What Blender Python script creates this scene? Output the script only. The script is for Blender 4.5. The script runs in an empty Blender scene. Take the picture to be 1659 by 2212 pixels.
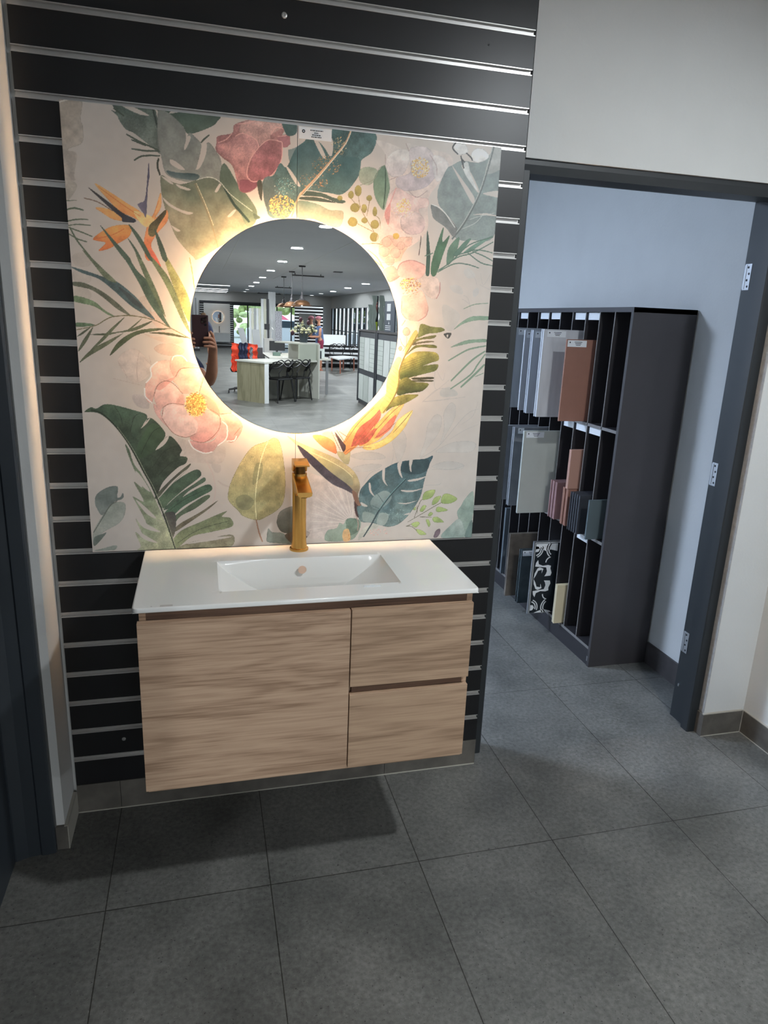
import bpy, bmesh, math, random
import numpy as np
from mathutils import Vector, Matrix
random.seed(7)
SC = bpy.context.scene
COL = SC.collection
PI = math.pi

# ---------------------------------------------------------------- camera
cam_data = bpy.data.cameras.new('camera')
cam = bpy.data.objects.new('camera', cam_data)
COL.objects.link(cam)
CAM = Vector((-0.26994, -2.11068, 1.59359))
yaw, pitch, roll = -0.2596, -0.26816, 0.04147
fwd = Vector((-math.sin(yaw)*math.cos(pitch), math.cos(yaw)*math.cos(pitch), math.sin(pitch)))
rt = Vector((math.cos(yaw), math.sin(yaw), 0)); up = rt.cross(fwd)
R = rt*math.cos(roll) + up*math.sin(roll); U = -rt*math.sin(roll) + up*math.cos(roll)
cam.matrix_world = Matrix(((R.x, U.x, -fwd.x, CAM.x), (R.y, U.y, -fwd.y, CAM.y), (R.z, U.z, -fwd.z, CAM.z), (0, 0, 0, 1)))
cam_data.sensor_fit = 'HORIZONTAL'; cam_data.sensor_width = 36.0
cam_data.lens = 36.0*1505.46/1659.0
cam_data.clip_start = 0.02; cam_data.clip_end = 300
SC.camera = cam

# ---------------------------------------------------------------- world, view, lights
W = bpy.data.worlds.new('overcast_sky'); SC.world = W; W.use_nodes = True
nt = W.node_tree; nt.nodes.clear()
wo = nt.nodes.new('ShaderNodeOutputWorld'); bg = nt.nodes.new('ShaderNodeBackground')
geo = nt.nodes.new('ShaderNodeTexCoord'); sep = nt.nodes.new('ShaderNodeSeparateXYZ'); rmp = nt.nodes.new('ShaderNodeValToRGB')
rmp.color_ramp.elements[0].position = 0.45; rmp.color_ramp.elements[0].color = (0.75, 0.80, 0.86, 1)
rmp.color_ramp.elements[1].position = 0.9; rmp.color_ramp.elements[1].color = (0.62, 0.76, 1.0, 1)
mp = nt.nodes.new('ShaderNodeMapRange'); mp.inputs[1].default_value = -1; mp.inputs[2].default_value = 1
nt.links.new(geo.outputs['Generated'], sep.inputs[0]); nt.links.new(sep.outputs['Z'], mp.inputs[0])
nt.links.new(mp.outputs[0], rmp.inputs[0]); nt.links.new(rmp.outputs[0], bg.inputs[0])
bg.inputs[1].default_value = 2.3
nt.links.new(bg.outputs[0], wo.inputs[0])
SC.view_settings.view_transform = 'Standard'; SC.view_settings.look = 'None'
SC.view_settings.exposure = 0.22; SC.view_settings.gamma = 1.0; SC.view_settings.use_curve_mapping = False
SC.cycles.use_denoising = True; SC.cycles.max_bounces = 8; SC.cycles.diffuse_bounces = 4; SC.cycles.glossy_bounces = 5
SC.cycles.transparent_max_bounces = 12; SC.cycles.sample_clamp_indirect = 4.0; SC.cycles.caustics_reflective = False; SC.cycles.caustics_refractive = False
H = 2.65                      # ceiling height
LAMP_COL = (0.90, 0.96, 1.0)  # cool white downlights
KEY_W, ROW_W, BACK_W, RING = 31.0, 85.0, 150.0, 205.0
RING_COL = (1.0, 0.63, 0.345)

# ---------------------------------------------------------------- helpers
def lin(c):
    r = []
    for v in c[:3]:
        v /= 255.0
        r.append(v/12.92 if v <= 0.04045 else ((v+0.055)/1.055)**2.4)
    return (r[0], r[1], r[2], 1.0)
MATS = {}
def M(name, col=(128, 128, 128), rough=0.5, metal=0.0, noise=None, bump=None, stretch=None, spec=0.5, coat=0.0, emit=None, aniso=0):
    if name in MATS: return MATS[name]
    m = bpy.data.materials.new(name); m.use_nodes = True; t = m.node_tree; b = t.nodes['Principled BSDF']
    b.inputs['Base Color'].default_value = lin(col); b.inputs['Roughness'].default_value = rough; b.inputs['Metallic'].default_value = metal
    b.inputs['Specular IOR Level'].default_value = spec
    if coat: b.inputs['Coat Weight'].default_value = coat; b.inputs['Coat Roughness'].default_value = 0.05
    tc = t.nodes.new('ShaderNodeTexCoord'); mpn = t.nodes.new('ShaderNodeMapping'); t.links.new(tc.outputs['Object'], mpn.inputs[0])
    if stretch: mpn.inputs['Scale'].default_value = stretch
    if not noise: noise = (3.0, 0.03)
    n = t.nodes.new('ShaderNodeTexNoise'); n.inputs['Scale'].default_value = noise[0]; n.inputs['Detail'].default_value = 5
    t.links.new(mpn.outputs[0], n.inputs[0])
    r = t.nodes.new('ShaderNodeValToRGB'); L = lin(col); a = noise[1]
    r.color_ramp.elements[0].position = 0.3; r.color_ramp.elements[1].position = 0.7
    r.color_ramp.elements[0].color = tuple(max(0, v*(1-a)) for v in L[:3]) + (1,)
    r.color_ramp.elements[1].color = tuple(min(1, v*(1+a)) for v in L[:3]) + (1,)
    t.links.new(n.outputs['Fac'], r.inputs[0]); t.links.new(r.outputs[0], b.inputs['Base Color'])
    if bump:
        n2 = t.nodes.new('ShaderNodeTexNoise'); n2.inputs['Scale'].default_value = bump[0]; n2.inputs['Detail'].default_value = 3
        t.links.new(mpn.outputs[0], n2.inputs[0]); bp = t.nodes.new('ShaderNodeBump'); bp.inputs['Strength'].default_value = bump[1]; bp.inputs['Distance'].default_value = 0.002
        t.links.new(n2.outputs['Fac'], bp.inputs['Height']); t.links.new(bp.outputs[0], b.inputs['Normal'])
    if emit:
        b.inputs['Emission Color'].default_value = tuple(emit[0]) + (1,); b.inputs['Emission Strength'].default_value = emit[1]
    MATS[name] = m
    return m
def wloc(o):
    v = Vector((0, 0, 0))
    while o is not None: v = v + o.location; o = o.parent
    return v
class MB:
    def __init__(s): s.v = []; s.f = []; s.mi = []; s.cur = 0
    def add(s, vs, fs):
        n = len(s.v); s.v += [tuple(p) for p in vs]; s.f += [tuple(i+n for i in f) for f in fs]; s.mi += [s.cur]*len(fs); return s
    def box(s, x0, x1, y0, y1, z0, z1):
        return s.add([(x0,y0,z0),(x1,y0,z0),(x1,y1,z0),(x0,y1,z0),(x0,y0,z1),(x1,y0,z1),(x1,y1,z1),(x0,y1,z1)],
                     [(0,3,2,1),(4,5,6,7),(0,1,5,4),(1,2,6,5),(2,3,7,6),(3,0,4,7)])
    def obox(s, o, ex, ey, ez):   # oriented box from corner o with three edge vectors
        o, ex, ey, ez = Vector(o), Vector(ex), Vector(ey), Vector(ez)
        if ex.cross(ey).dot(ez) < 0: ex, ey = ey, ex
        P = [o, o+ex, o+ex+ey, o+ey]; P += [p+ez for p in P]
        return s.add(P, [(0,3,2,1),(4,5,6,7),(0,1,5,4),(1,2,6,5),(2,3,7,6),(3,0,4,7)])
    def cyl(s, p0, p1, r0, r1=None, n=20, caps=True):
        if r1 is None: r1 = r0
        p0, p1 = Vector(p0), Vector(p1); d = (p1-p0).normalized()
        a = Vector((0,0,1)) if abs(d.z) < 0.9 else Vector((1,0,0)); u = d.cross(a).normalized(); w = d.cross(u)
        vs = []; fs = []
        for p, r in ((p0, r0), (p1, r1)):
            for k in range(n):
                t = 2*PI*k/n; vs.append(p + u*r*math.cos(t) + w*r*math.sin(t))
        for k in range(n): fs.append((k, (k+1) % n, n+(k+1) % n, n+k))
        if caps: fs.append(tuple(range(n-1, -1, -1))); fs.append(tuple(range(n, 2*n)))
        return s.add(vs, fs)
    def tube(s, pts, r, n=8, closed=False):
        pts = [Vector(p) for p in pts]; rs = r if isinstance(r, (list, tuple)) else [r]*len(pts)
        prev = None; vs = []; fs = []; m = len(pts)
        for i, p in enumerate(pts):
            if closed: d = (pts[(i+1) % m]-pts[i-1]).normalized()
            else: d = (pts[min(i+1, m-1)]-pts[max(i-1, 0)]).normalized()
            if prev is None:
                a = Vector((0,0,1)) if abs(d.z) < 0.9 else Vector((1,0,0)); u = d.cross(a).normalized()
            else: u = (prev - d*prev.dot(d)).normalized()
            prev = u; w = d.cross(u)
            for k in range(n):
                t = 2*PI*k/n; vs.append(p + u*rs[i]*math.cos(t) + w*rs[i]*math.sin(t))
        for i in range(m if closed else m-1):
            for k in range(n):
                a0 = i*n+k; a1 = i*n+(k+1) % n; b0 = ((i+1) % m)*n+k; b1 = ((i+1) % m)*n+(k+1) % n
                fs.append((a0, a1, b1, b0))
        if not closed: fs.append(tuple(range(n-1, -1, -1))); fs.append(tuple(range((m-1)*n, m*n)))
        return s.add(vs, fs)
    def lathe(s, c, prof, n=32, axis='z'):
        vs = []; fs = []; c = Vector(c); m = len(prof)
        for r, h in prof:
            for k in range(n):
                t = 2*PI*k/n
                if axis == 'z': vs.append(c + Vector((r*math.cos(t), r*math.sin(t), h)))
                else: vs.append(c + Vector((r*math.cos(t), h, r*math.sin(t))))
        for i in range(m-1):
            for k in range(n):
                q = (i*n+k, i*n+(k+1) % n, (i+1)*n+(k+1) % n, (i+1)*n+k)
                fs.append(q if axis == 'z' else q[::-1])
        return s.add(vs, fs)
    def prism(s, poly, axis, a, b):  # poly in the two other axes
        n = len(poly)
        def mk(p, h):
            return {'x': (h, p[0], p[1]), 'y': (p[0], h, p[1]), 'z': (p[0], p[1], h)}[axis]
        vs = [mk(p, a) for p in poly] + [mk(p, b) for p in poly]
        fs = [(k, (k+1) % n, n+(k+1) % n, n+k) for k in range(n)] + [tuple(range(n-1, -1, -1)), tuple(range(n, 2*n))]
        return s.add(vs, fs)
    def ball(s, c, rx, ry=None, rz=None, nu=12, nv=8):
        ry = ry or rx; rz = rz or rx; c = Vector(c); vs = []; fs = []
        for i in range(1, nv):
            ph = PI*i/nv
            for k in range(nu):
                t = 2*PI*k/nu; vs.append(c + Vector((rx*math.sin(ph)*math.cos(t), ry*math.sin(ph)*math.sin(t), rz*math.cos(ph))))
        vs.append(c+Vector((0,0,rz))); vs.append(c-Vector((0,0,rz))); T = len(vs)-2
        for i in range(nv-2):
            for k in range(nu): fs.append((i*nu+k, (i+1)*nu+k, (i+1)*nu+(k+1) % nu, i*nu+(k+1) % nu))
        for k in range(nu): fs.append((T, k, (k+1) % nu)); fs.append((T+1, (nv-2)*nu+(k+1) % nu, (nv-2)*nu+k))
        return s.add(vs, fs)
    def build(s, name, mat, parent=None, smooth=False, bevel=0, label=None):
        me = bpy.data.meshes.new(name); off = wloc(parent) if parent else Vector((0,0,0))
        me.from_pydata([(p[0]-off.x, p[1]-off.y, p[2]-off.z) for p in s.v], [], s.f); me.update()
        bm = bmesh.new(); bm.from_mesh(me); bmesh.ops.recalc_face_normals(bm, faces=bm.faces); bm.to_mesh(me); bm.free()
        for m in (mat if isinstance(mat, (list, tuple)) else [mat]): me.materials.append(m)
        if isinstance(mat, (list, tuple)):
            for p, i in zip(me.polygons, s.mi): p.material_index = i
        o = bpy.data.objects.new(name, me); COL.objects.link(o); o.parent = parent
        if smooth:
            for p in me.polygons: p.use_smooth = True
            md = o.modifiers.new('split', 'EDGE_SPLIT'); md.split_angle = math.radians(38)
        if bevel:
            b = o.modifiers.new('bevel', 'BEVEL'); b.width = bevel; b.segments = 2; b.limit_method = 'ANGLE'; b.angle_limit = math.radians(40)
        if label: o['label'] = label
        return o
def tag(o, label, cat, group=None):
    o['label'] = label; o['category'] = cat
    if group: o['group'] = group
    return o
def thing(name, label, cat, loc=(0,0,0), group=None):
    o = bpy.data.objects.new(name, None); COL.objects.link(o); o.location = loc; o.empty_display_size = 0.05
    return tag(o, label, cat, group)
def struct(name, mb, mat, **k):
    o = mb.build(name, mat, **k)
    if not k.get('parent'): o['kind'] = 'structure'
    return o
def box(x0, x1, y0, y1, z0, z1): return MB().box(x0, x1, y0, y1, z0, z1)
def dup(root, loc, rotz=0, label=None, group=None):
    def cp(o, par):
        c = o.copy(); COL.objects.link(c); c.parent = par
        for ch in list(o.children): cp(ch, c)
        return c
    r = cp(root, None); r.location = loc; r.rotation_euler = (0, 0, rotz)
    if label: r['label'] = label
    if group: r['group'] = group
    return r
def area(name, loc, size, watts, col, rot=(0,0,0), parent=None, shape='DISK', size_y=None, spread=None):
    l = bpy.data.lights.new(name, 'AREA'); l.shape = shape; l.size = size
    if size_y: l.size_y = size_y
    l.energy = watts; l.color = col
    if spread: l.spread = spread
    o = bpy.data.objects.new(name, l); COL.objects.link(o)
    off = wloc(parent) if parent else Vector((0,0,0)); o.parent = parent
    o.location = Vector(loc)-off; o.rotation_euler = rot
    return o

# ---------------------------------------------------------------- materials
def floor_mat():
    m = bpy.data.materials.new('grey_stone_tile'); m.use_nodes = True; t = m.node_tree; b = t.nodes['Principled BSDF']
    tc = t.nodes.new('ShaderNodeTexCoord'); mpn = t.nodes.new('ShaderNodeMapping'); t.links.new(tc.outputs['Object'], mpn.inputs[0])
    mpn.inputs['Location'].default_value = (0.56764+0.45*40, 0.43074+0.89613*80, 0)
    br = t.nodes.new('ShaderNodeTexBrick'); br.offset = 0; br.squash = 1
    br.inputs['Scale'].default_value = 1; br.inputs['Brick Width'].default_value = 0.45; br.inputs['Row Height'].default_value = 0.89613
    br.inputs['Mortar Size'].default_value = 0.0016; br.inputs['Mortar Smooth'].default_value = 0.25
    br.inputs['Color1'].default_value = (0.95, 0.95, 0.95, 1); br.inputs['Color2'].default_value = (1.05, 1.05, 1.05, 1); br.inputs['Mortar'].default_value = (0.28, 0.27, 0.25, 1)
    t.links.new(mpn.outputs[0], br.inputs[0])
    def noise(sc, det, c0, c1, p0, p1):
        n = t.nodes.new('ShaderNodeTexNoise'); n.inputs['Scale'].default_value = sc; n.inputs['Detail'].default_value = det; n.inputs['Roughness'].default_value = 0.6
        t.links.new(tc.outputs['Object'], n.inputs[0]); r = t.nodes.new('ShaderNodeValToRGB')
        r.color_ramp.elements[0].position = p0; r.color_ramp.elements[1].position = p1
        r.color_ramp.elements[0].color = c0; r.color_ramp.elements[1].color = c1; t.links.new(n.outputs['Fac'], r.inputs[0]); return r, n
    g = lambda v: (v, v, v, 1)
    a, _ = noise(2.6, 6, (0.098, 0.098, 0.091, 1), (0.190, 0.187, 0.171, 1), 0.34, 0.68)
    c, _ = noise(70, 8, g(0.72), g(1.16), 0.34, 0.64)
    d, nd = noise(130, 3, g(0.3), g(1.0), 0.30, 0.37)
    e, _ = noise(210, 2, g(1.0), g(1.7), 0.66, 0.72)
    def mul(x, y):
        q = t.nodes.new('ShaderNodeMix'); q.data_type = 'RGBA'; q.blend_type = 'MULTIPLY'; q.inputs[0].default_value = 1
        t.links.new(x, q.inputs[6]); t.links.new(y, q.inputs[7]); return q.outputs[2]
    col = mul(mul(mul(mul(a.outputs[0], c.outputs[0]), d.outputs[0]), e.outputs[0]), br.outputs['Color'])
    t.links.new(col, b.inputs['Base Color'])
    rr = t.nodes.new('ShaderNodeMapRange'); rr.inputs[3].default_value = 0.30; rr.inputs[4].default_value = 0.46
    t.links.new(nd.outputs['Fac'], rr.inputs[0]); t.links.new(rr.outputs[0], b.inputs['Roughness'])
    b.inputs['Specular IOR Level'].default_value = 0.35
    bp = t.nodes.new('ShaderNodeBump'); bp.inputs['Strength'].default_value = 0.35; bp.inputs['Distance'].default_value = 0.0015
    inv = t.nodes.new('ShaderNodeMath'); inv.operation = 'MULTIPLY_ADD'; inv.inputs[1].default_value = -1.0
    sc = t.nodes.new('ShaderNodeMath'); sc.operation = 'MULTIPLY'; sc.inputs[1].default_value = 0.25
    t.links.new(nd.outputs['Fac'], sc.inputs[0]); t.links.new(br.outputs['Fac'], inv.inputs[0]); t.links.new(sc.outputs[0], inv.inputs[2])
    t.links.new(inv.outputs[0], bp.inputs['Height']); t.links.new(bp.outputs[0], b.inputs['Normal'])
    return m
def wood_mat(name, c0, c1, c2, seed=0.0, rough=0.5, axis='x', scale=1.0):
    m = bpy.data.materials.new(name); m.use_nodes = True; t = m.node_tree; b = t.nodes['Principled BSDF']
    tc = t.nodes.new('ShaderNodeTexCoord'); mpn = t.nodes.new('ShaderNodeMapping'); t.links.new(tc.outputs['Object'], mpn.inputs[0])
    mpn.inputs['Location'].default_value = (seed, seed*0.7, seed*1.3)
    s = {'x': (1.1, 9, 9), 'z': (9, 9, 1.1)}[axis]; mpn.inputs['Scale'].default_value = tuple(v*scale for v in s)
    n = t.nodes.new('ShaderNodeTexNoise'); n.inputs['Scale'].default_value = 1.3; n.inputs['Detail'].default_value = 3; n.inputs['Distortion'].default_value = 0.9
    t.links.new(mpn.outputs[0], n.inputs[0])
    mul = t.nodes.new('ShaderNodeMath'); mul.operation = 'MULTIPLY'; mul.inputs[1].default_value = 7.0; t.links.new(n.outputs['Fac'], mul.inputs[0])
    fr = t.nodes.new('ShaderNodeMath'); fr.operation = 'PINGPONG'; fr.inputs[1].default_value = 1.0; t.links.new(mul.outputs[0], fr.inputs[0])
    mp2 = t.nodes.new('ShaderNodeMapping'); t.links.new(tc.outputs['Object'], mp2.inputs[0]); s2 = {'x': (4, 150, 150), 'z': (150, 150, 4)}[axis]; mp2.inputs['Scale'].default_value = s2
    n2 = t.nodes.new('ShaderNodeTexNoise'); n2.inputs['Scale'].default_value = 1.6; n2.inputs['Detail'].default_value = 4; t.links.new(mp2.outputs[0], n2.inputs[0])
    ad = t.nodes.new('ShaderNodeMix'); ad.inputs[0].default_value = 0.72; t.links.new(fr.outputs[0], ad.inputs[2]); t.links.new(n2.outputs['Fac'], ad.inputs[3])
    r = t.nodes.new('ShaderNodeValToRGB'); r.color_ramp.elements[0].position = 0.30; r.color_ramp.elements[1].position = 0.70
    r.color_ramp.elements[0].color = lin(c0); r.color_ramp.elements[1].color = lin(c2); e = r.color_ramp.elements.new(0.5); e.color = lin(c1)
    t.links.new(ad.outputs[0], r.inputs[0]); t.links.new(r.outputs[0], b.inputs['Base Color']); b.inputs['Roughness'].default_value = rough
    bp = t.nodes.new('ShaderNodeBump'); bp.inputs['Strength'].default_value = 0.12; bp.inputs['Distance'].default_value = 0.001
    t.links.new(n2.outputs['Fac'], bp.inputs['Height']); t.links.new(bp.outputs[0], b.inputs['Normal'])
    return m
def glass_mat():
    m = bpy.data.materials.new('window_glass'); m.use_nodes = True; t = m.node_tree; t.nodes.clear()
    o = t.nodes.new('ShaderNodeOutputMaterial'); mx = t.nodes.new('ShaderNodeMixShader'); tr = t.nodes.new('ShaderNodeBsdfTransparent'); gl = t.nodes.new('ShaderNodeBsdfGlossy')
    gl.inputs['Roughness'].default_value = 0.02; fr = t.nodes.new('ShaderNodeFresnel'); fr.inputs[0].default_value = 1.3
    tr.inputs[0].default_value = (0.90, 0.95, 0.93, 1)
    t.links.new(fr.outputs[0], mx.inputs[0]); t.links.new(tr.outputs[0], mx.inputs[1]); t.links.new(gl.outputs[0], mx.inputs[2]); t.links.new(mx.outputs[0], o.inputs[0])
    return m
mFLOOR = floor_mat()
mOAK = wood_mat('oak_laminate', (152, 122, 98), (184, 153, 127), (198, 167, 140), 0.3, 0.55)
mOAKd = wood_mat('oak_laminate_shaded', (84, 62, 48), (106, 80, 64), (120, 92, 74), 1.3, 0.6)  # same oak, with the shade of the grip recesses put into the colour
mDESK = wood_mat('pale_oak', (122, 118, 92), (146, 140, 112), (160, 154, 126), 2.3, 0.6, 'z', 0.6)
mWALL = M('painted_plaster', (208, 208, 206), 0.85, noise=(6, 0.02), bump=(90, 0.25))
mROUGHP = M('rough_plaster_edge', (160, 160, 158), 0.95, noise=(60, 0.12), bump=(160, 1.0))
mCEIL = M('white_ceiling', (226, 227, 232), 0.9, noise=(2, 0.02))
mBLACK = M('black_melamine', (22, 22, 24), 0.38, noise=(4, 0.08), spec=0.45)
mALU = M('brushed_aluminium', (205, 203, 200), 0.35, 0.85, noise=(20, 0.05), stretch=(1, 40, 40))
mFRAME = M('charcoal_painted_steel', (36, 40, 43), 0.45, noise=(5, 0.06))
mBASE = M('grey_tile_skirting', (94, 90, 84), 0.5, noise=(14, 0.28), bump=(120, 0.2))
mGROUT = M('pale_grout', (168, 164, 154), 0.9)
mCER = M('white_glazed_ceramic', (240, 239, 235), 0.10, spec=0.5, coat=0.3, noise=(2, 0.01))
mGOLD = M('brushed_brass', (228, 176, 98), 0.27, 1.0, noise=(30, 0.08), stretch=(60, 60, 2))
mGOLDd = M('dark_brass', (110, 78, 42), 0.35, 1.0)
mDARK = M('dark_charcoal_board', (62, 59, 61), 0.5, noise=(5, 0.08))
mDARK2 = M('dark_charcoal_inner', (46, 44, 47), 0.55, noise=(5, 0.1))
mEDGE = M('grey_edge_band', (120, 116, 114), 0.5)
mSTEEL = M('zinc_steel', (190, 192, 196), 0.35, 0.9)
mCARD = M('white_card', (236, 238, 240), 0.6)
mINK = M('dark_ink', (40, 44, 48), 0.7)
mGLASS = glass_mat()
mMIRROR = M('silvered_glass', (238, 240, 240), 0.0, 1.0, noise=(1, 0.0))
mSKIN = M('skin', (196, 140, 112), 0.5, noise=(30, 0.06))
mNAVY = M('navy_cloth', (44, 50, 76), 0.9, noise=(60, 0.15))
mWHITE = M('white_laminate', (226, 228, 228), 0.4)

# ---------------------------------------------------------------- structure
struct('floor', box(-6.2, 7.5, -35.0, 3.2, -0.05, 0.0), mFLOOR)
struct('ceiling', box(-6.2, 6.3, -34.7, 3.2, H, H+0.1), mCEIL)
# wall behind the slat board with the doorway on its right
struct('wall_back', MB().box(-0.85, 0.682, 0.018, 0.16, 0, H).box(0.682, 1.676, 0.0, 0.16, 2.078, H).box(1.676, 2.0, 0.0, 0.16, 0, H), mWALL)
struct('wall_right', box(1.868, 2.05, -2.6, 0.0, 0, H), mWALL)
struct('wall_nib', MB().box(-0.735, -0.712, -0.15, 0.018, 0, H), mWALL)
struct('wall_left', MB().box(-2.2, -0.85, -1.5, 0.16, 0, H), mWALL)
struct('wall_corner', MB().box(-6.2, -2.2, 0.0, 0.16, 0, H).box(2.05, 6.4, 0.0, 0.16, 0, H), mWALL)
# room behind the doorway
struct('wall_storeroom', MB().box(1.84, 2.0, 0.16, 3.2, 0, H).box(-2.7, 2.0, 3.05, 3.2, 0, H).box(-2.8, -2.65, 0.16, 3.2, 0, H), mWALL)
struct('baseboard_storeroom', MB().box(1.83, 1.84, 0.16, 0.616, 0, 0.11).box(-2.6, 1.83, 3.04, 3.05, 0, 0.11), M('dark_skirting', (70, 66, 66), 0.5, noise=(14, 0.2)))
# skirtings
bb = MB()
for a, b in ((-0.70, -0.5685), (-0.567, 0.3315), (0.333, 0.681)): bb.box(a, b, 0.0, 0.018, 0.0, 0.102)
struct('baseboard_back', bb, mBASE)
struct('baseboard_right', MB().box(1.676, 1.857, -0.010, 0.0, 0.002, 0.098).box(1.668, 1.676, -0.010, 0.03, 0.002, 0.098).box(1.858, 1.868, -2.6, -0.010, 0.002, 0.098), mBASE)
struct('trim_1', MB().box(1.667, 1.857, -0.0085, 0.0, 0.098, 0.101).box(1.8595, 1.868, -2.6, -0.009, 0.098, 0.101).box(1.856, 1.8585, -0.012, -0.0095, 0.0, 0.1)
       .box(1.668, 1.859, -0.0125, -0.010, 0.0, 0.003).box(1.8555, 1.858, -2.6, -0.011, 0.0, 0.003).box(-0.70, 0.68, -0.003, 0.0, 0.0, 0.003), mGROUT)
struct('baseboard_left', MB().box(-0.712, -0.702, -0.162, 0.0, 0.0, 0.078).box(-0.736, -0.712, -0.162, -0.15, 0.0, 0.078), mBASE)
struct('trim_2', MB().box(-0.7025, -0.7005, -0.163, 0.0, 0.0, 0.079).box(-0.712, -0.703, -0.160, 0.0, 0.078, 0.0805), mGROUT)
# door frame of charcoal steel, rebated, no door leaf; three hinge plates left on it
prof = [(1.676,0.03),(1.638,0.03),(1.634,0.034),(1.634,0.070),(1.640,0.074),(1.652,0.076),(1.652,0.165),(1.676,0.165)]
dr = struct('door_1', MB().prism(prof, 'z', 0.0, 2.078)
      .prism([(0.682,0.012),(0.704,0.012),(0.708,0.016),(0.708,0.06),(0.696,0.075),(0.696,0.165),(0.682,0.165)], 'z', 0.034, 2.078)
      .prism([(0.008,2.078),(0.008,2.062),(0.014,2.038),(0.07,2.034),(0.075,2.050),(0.165,2.050),(0.165,2.078)], 'x', 0.682, 1.676), mFRAME)
for z0, z1 in ((1.752, 1.842), (1.022, 1.112), (0.305, 0.396)):
    hp = MB().box(1.6505, 1.6520, 0.128, 0.160, z0, z1).box(1.6490, 1.6505, 0.150, 0.160, z0+0.004, z1-0.004)
    ho = hp.build('hinge_plate', mSTEEL, dr)
    sc_ = MB()
    for k in range(4):
        zz = z0+0.012+(z1-z0-0.024)*k/3; sc_.cyl((1.6497, 0.137+0.006*(k % 2), zz), (1.6506, 0.137+0.006*(k % 2), zz), 0.0042, n=10)
    sc_.build('screw_holes', mINK, ho)
MB().cyl((1.6506, 0.14, 0.15), (1.6506, 0.14, 0.16), 0.004).build('screw', mSTEEL, dr)
struct('trim_5', MB().box(1.6742, 1.676, 0.0008, 0.03, 0.102, 2.078), mROUGHP)
# left: charcoal frame and panel
struct('door_2', MB().prism([(-0.737,-0.150),(-0.737,-0.172),(-0.742,-0.176),(-0.775,-0.178),(-0.780,-0.174),(-0.812,-0.178),(-0.842,-0.190),(-0.85,-0.19),(-0.85,0.0),(-0.737,0.0)], 'z', 0, H)
       .box(-0.885, -0.846, -1.5, -0.19, 0, H), M('slate_painted_steel', (46, 52, 58), 0.42, noise=(4, 0.08)))
struct('trim_3', MB().box(-0.742, -0.735, -0.158, -0.150, 0.0, H), M('grey_sealant', (96, 96, 96), 0.8))
# far and side walls of the showroom
wf = MB().box(-6.2, -0.30, -34.7, -34.5, 0, 2.12).box(-6.2, 6.4, -34.7, -34.5, 2.12, H).box(-0.30, 1.27, -34.7, -34.5, 0, 2.12)
wf.box(5.2, 6.4, -34.7, -34.5, 0, 2.12)
struct('wall_far', wf, mWALL)
struct('wall_side_left', box(-6.4, -6.2, -34.7, 0.16, 0, H), mWALL)
struct('wall_side_right', MB().box(6.2, 6.4, -34.5, 0.0, 2.06, H).box(6.2, 6.4, -34.5, 0.0, 0, 0.22).box(6.2, 6.4, -8.0, 0.0, 0.22, 2.06), mWALL)

# ---------------------------------------------------------------- slat board
Z0 = 0.19965
sw = thing('slat_wall_panel', 'tall black slat wall board with silver channels behind the vanity and mirror', 'slat wall', (0, 0.018, 0.104))
b = MB(); zs = [0.104] + [Z0+0.1*k for k in range(25)] + [H-0.002]
for i in range(len(zs)-1):
    lo = zs[i] + (0.0085 if i else 0); hi = zs[i+1] - (0.0085 if i < len(zs)-2 else 0)
    if hi-lo > 0.003: b.box(-0.700, 0.6808, 0.0, 0.0175, lo, hi)
b.build('black_boards', mBLACK, sw, bevel=0.0006)
for k in range(25):
    z = Z0+0.1*k; c = MB()
    prof = [(-0.0012, z+0.0085), (0.012, z+0.0085), (0.012, z-0.0085), (-0.0012, z-0.0085), (-0.0012, z-0.0055), (0.0105, z-0.0055), (0.0105, z+0.0062), (-0.0012, z+0.0062)]
    c.prism(prof, 'x', -0.7005, 0.6785)
    c.build('aluminium_channel', mALU, sw)
for x, z, r in ((-0.035, 2.352, 0.0075), (-0.547, 0.257, 0.006)):
    s = MB().lathe((x, 0, z), [(r, 0.001), (r, -0.002), (r*0.75, -0.0032), (r*0.35, -0.0032), (r*0.3, -0.001), (0.0003, -0.001)], 20, 'y'); s.build('screw_cap', mALU, sw, smooth=True)
MB().cyl((0.539, -0.0006, 2.354), (0.539, 0.001, 2.354), 0.003, n=10).build('screw_hole', mINK, sw)

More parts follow.
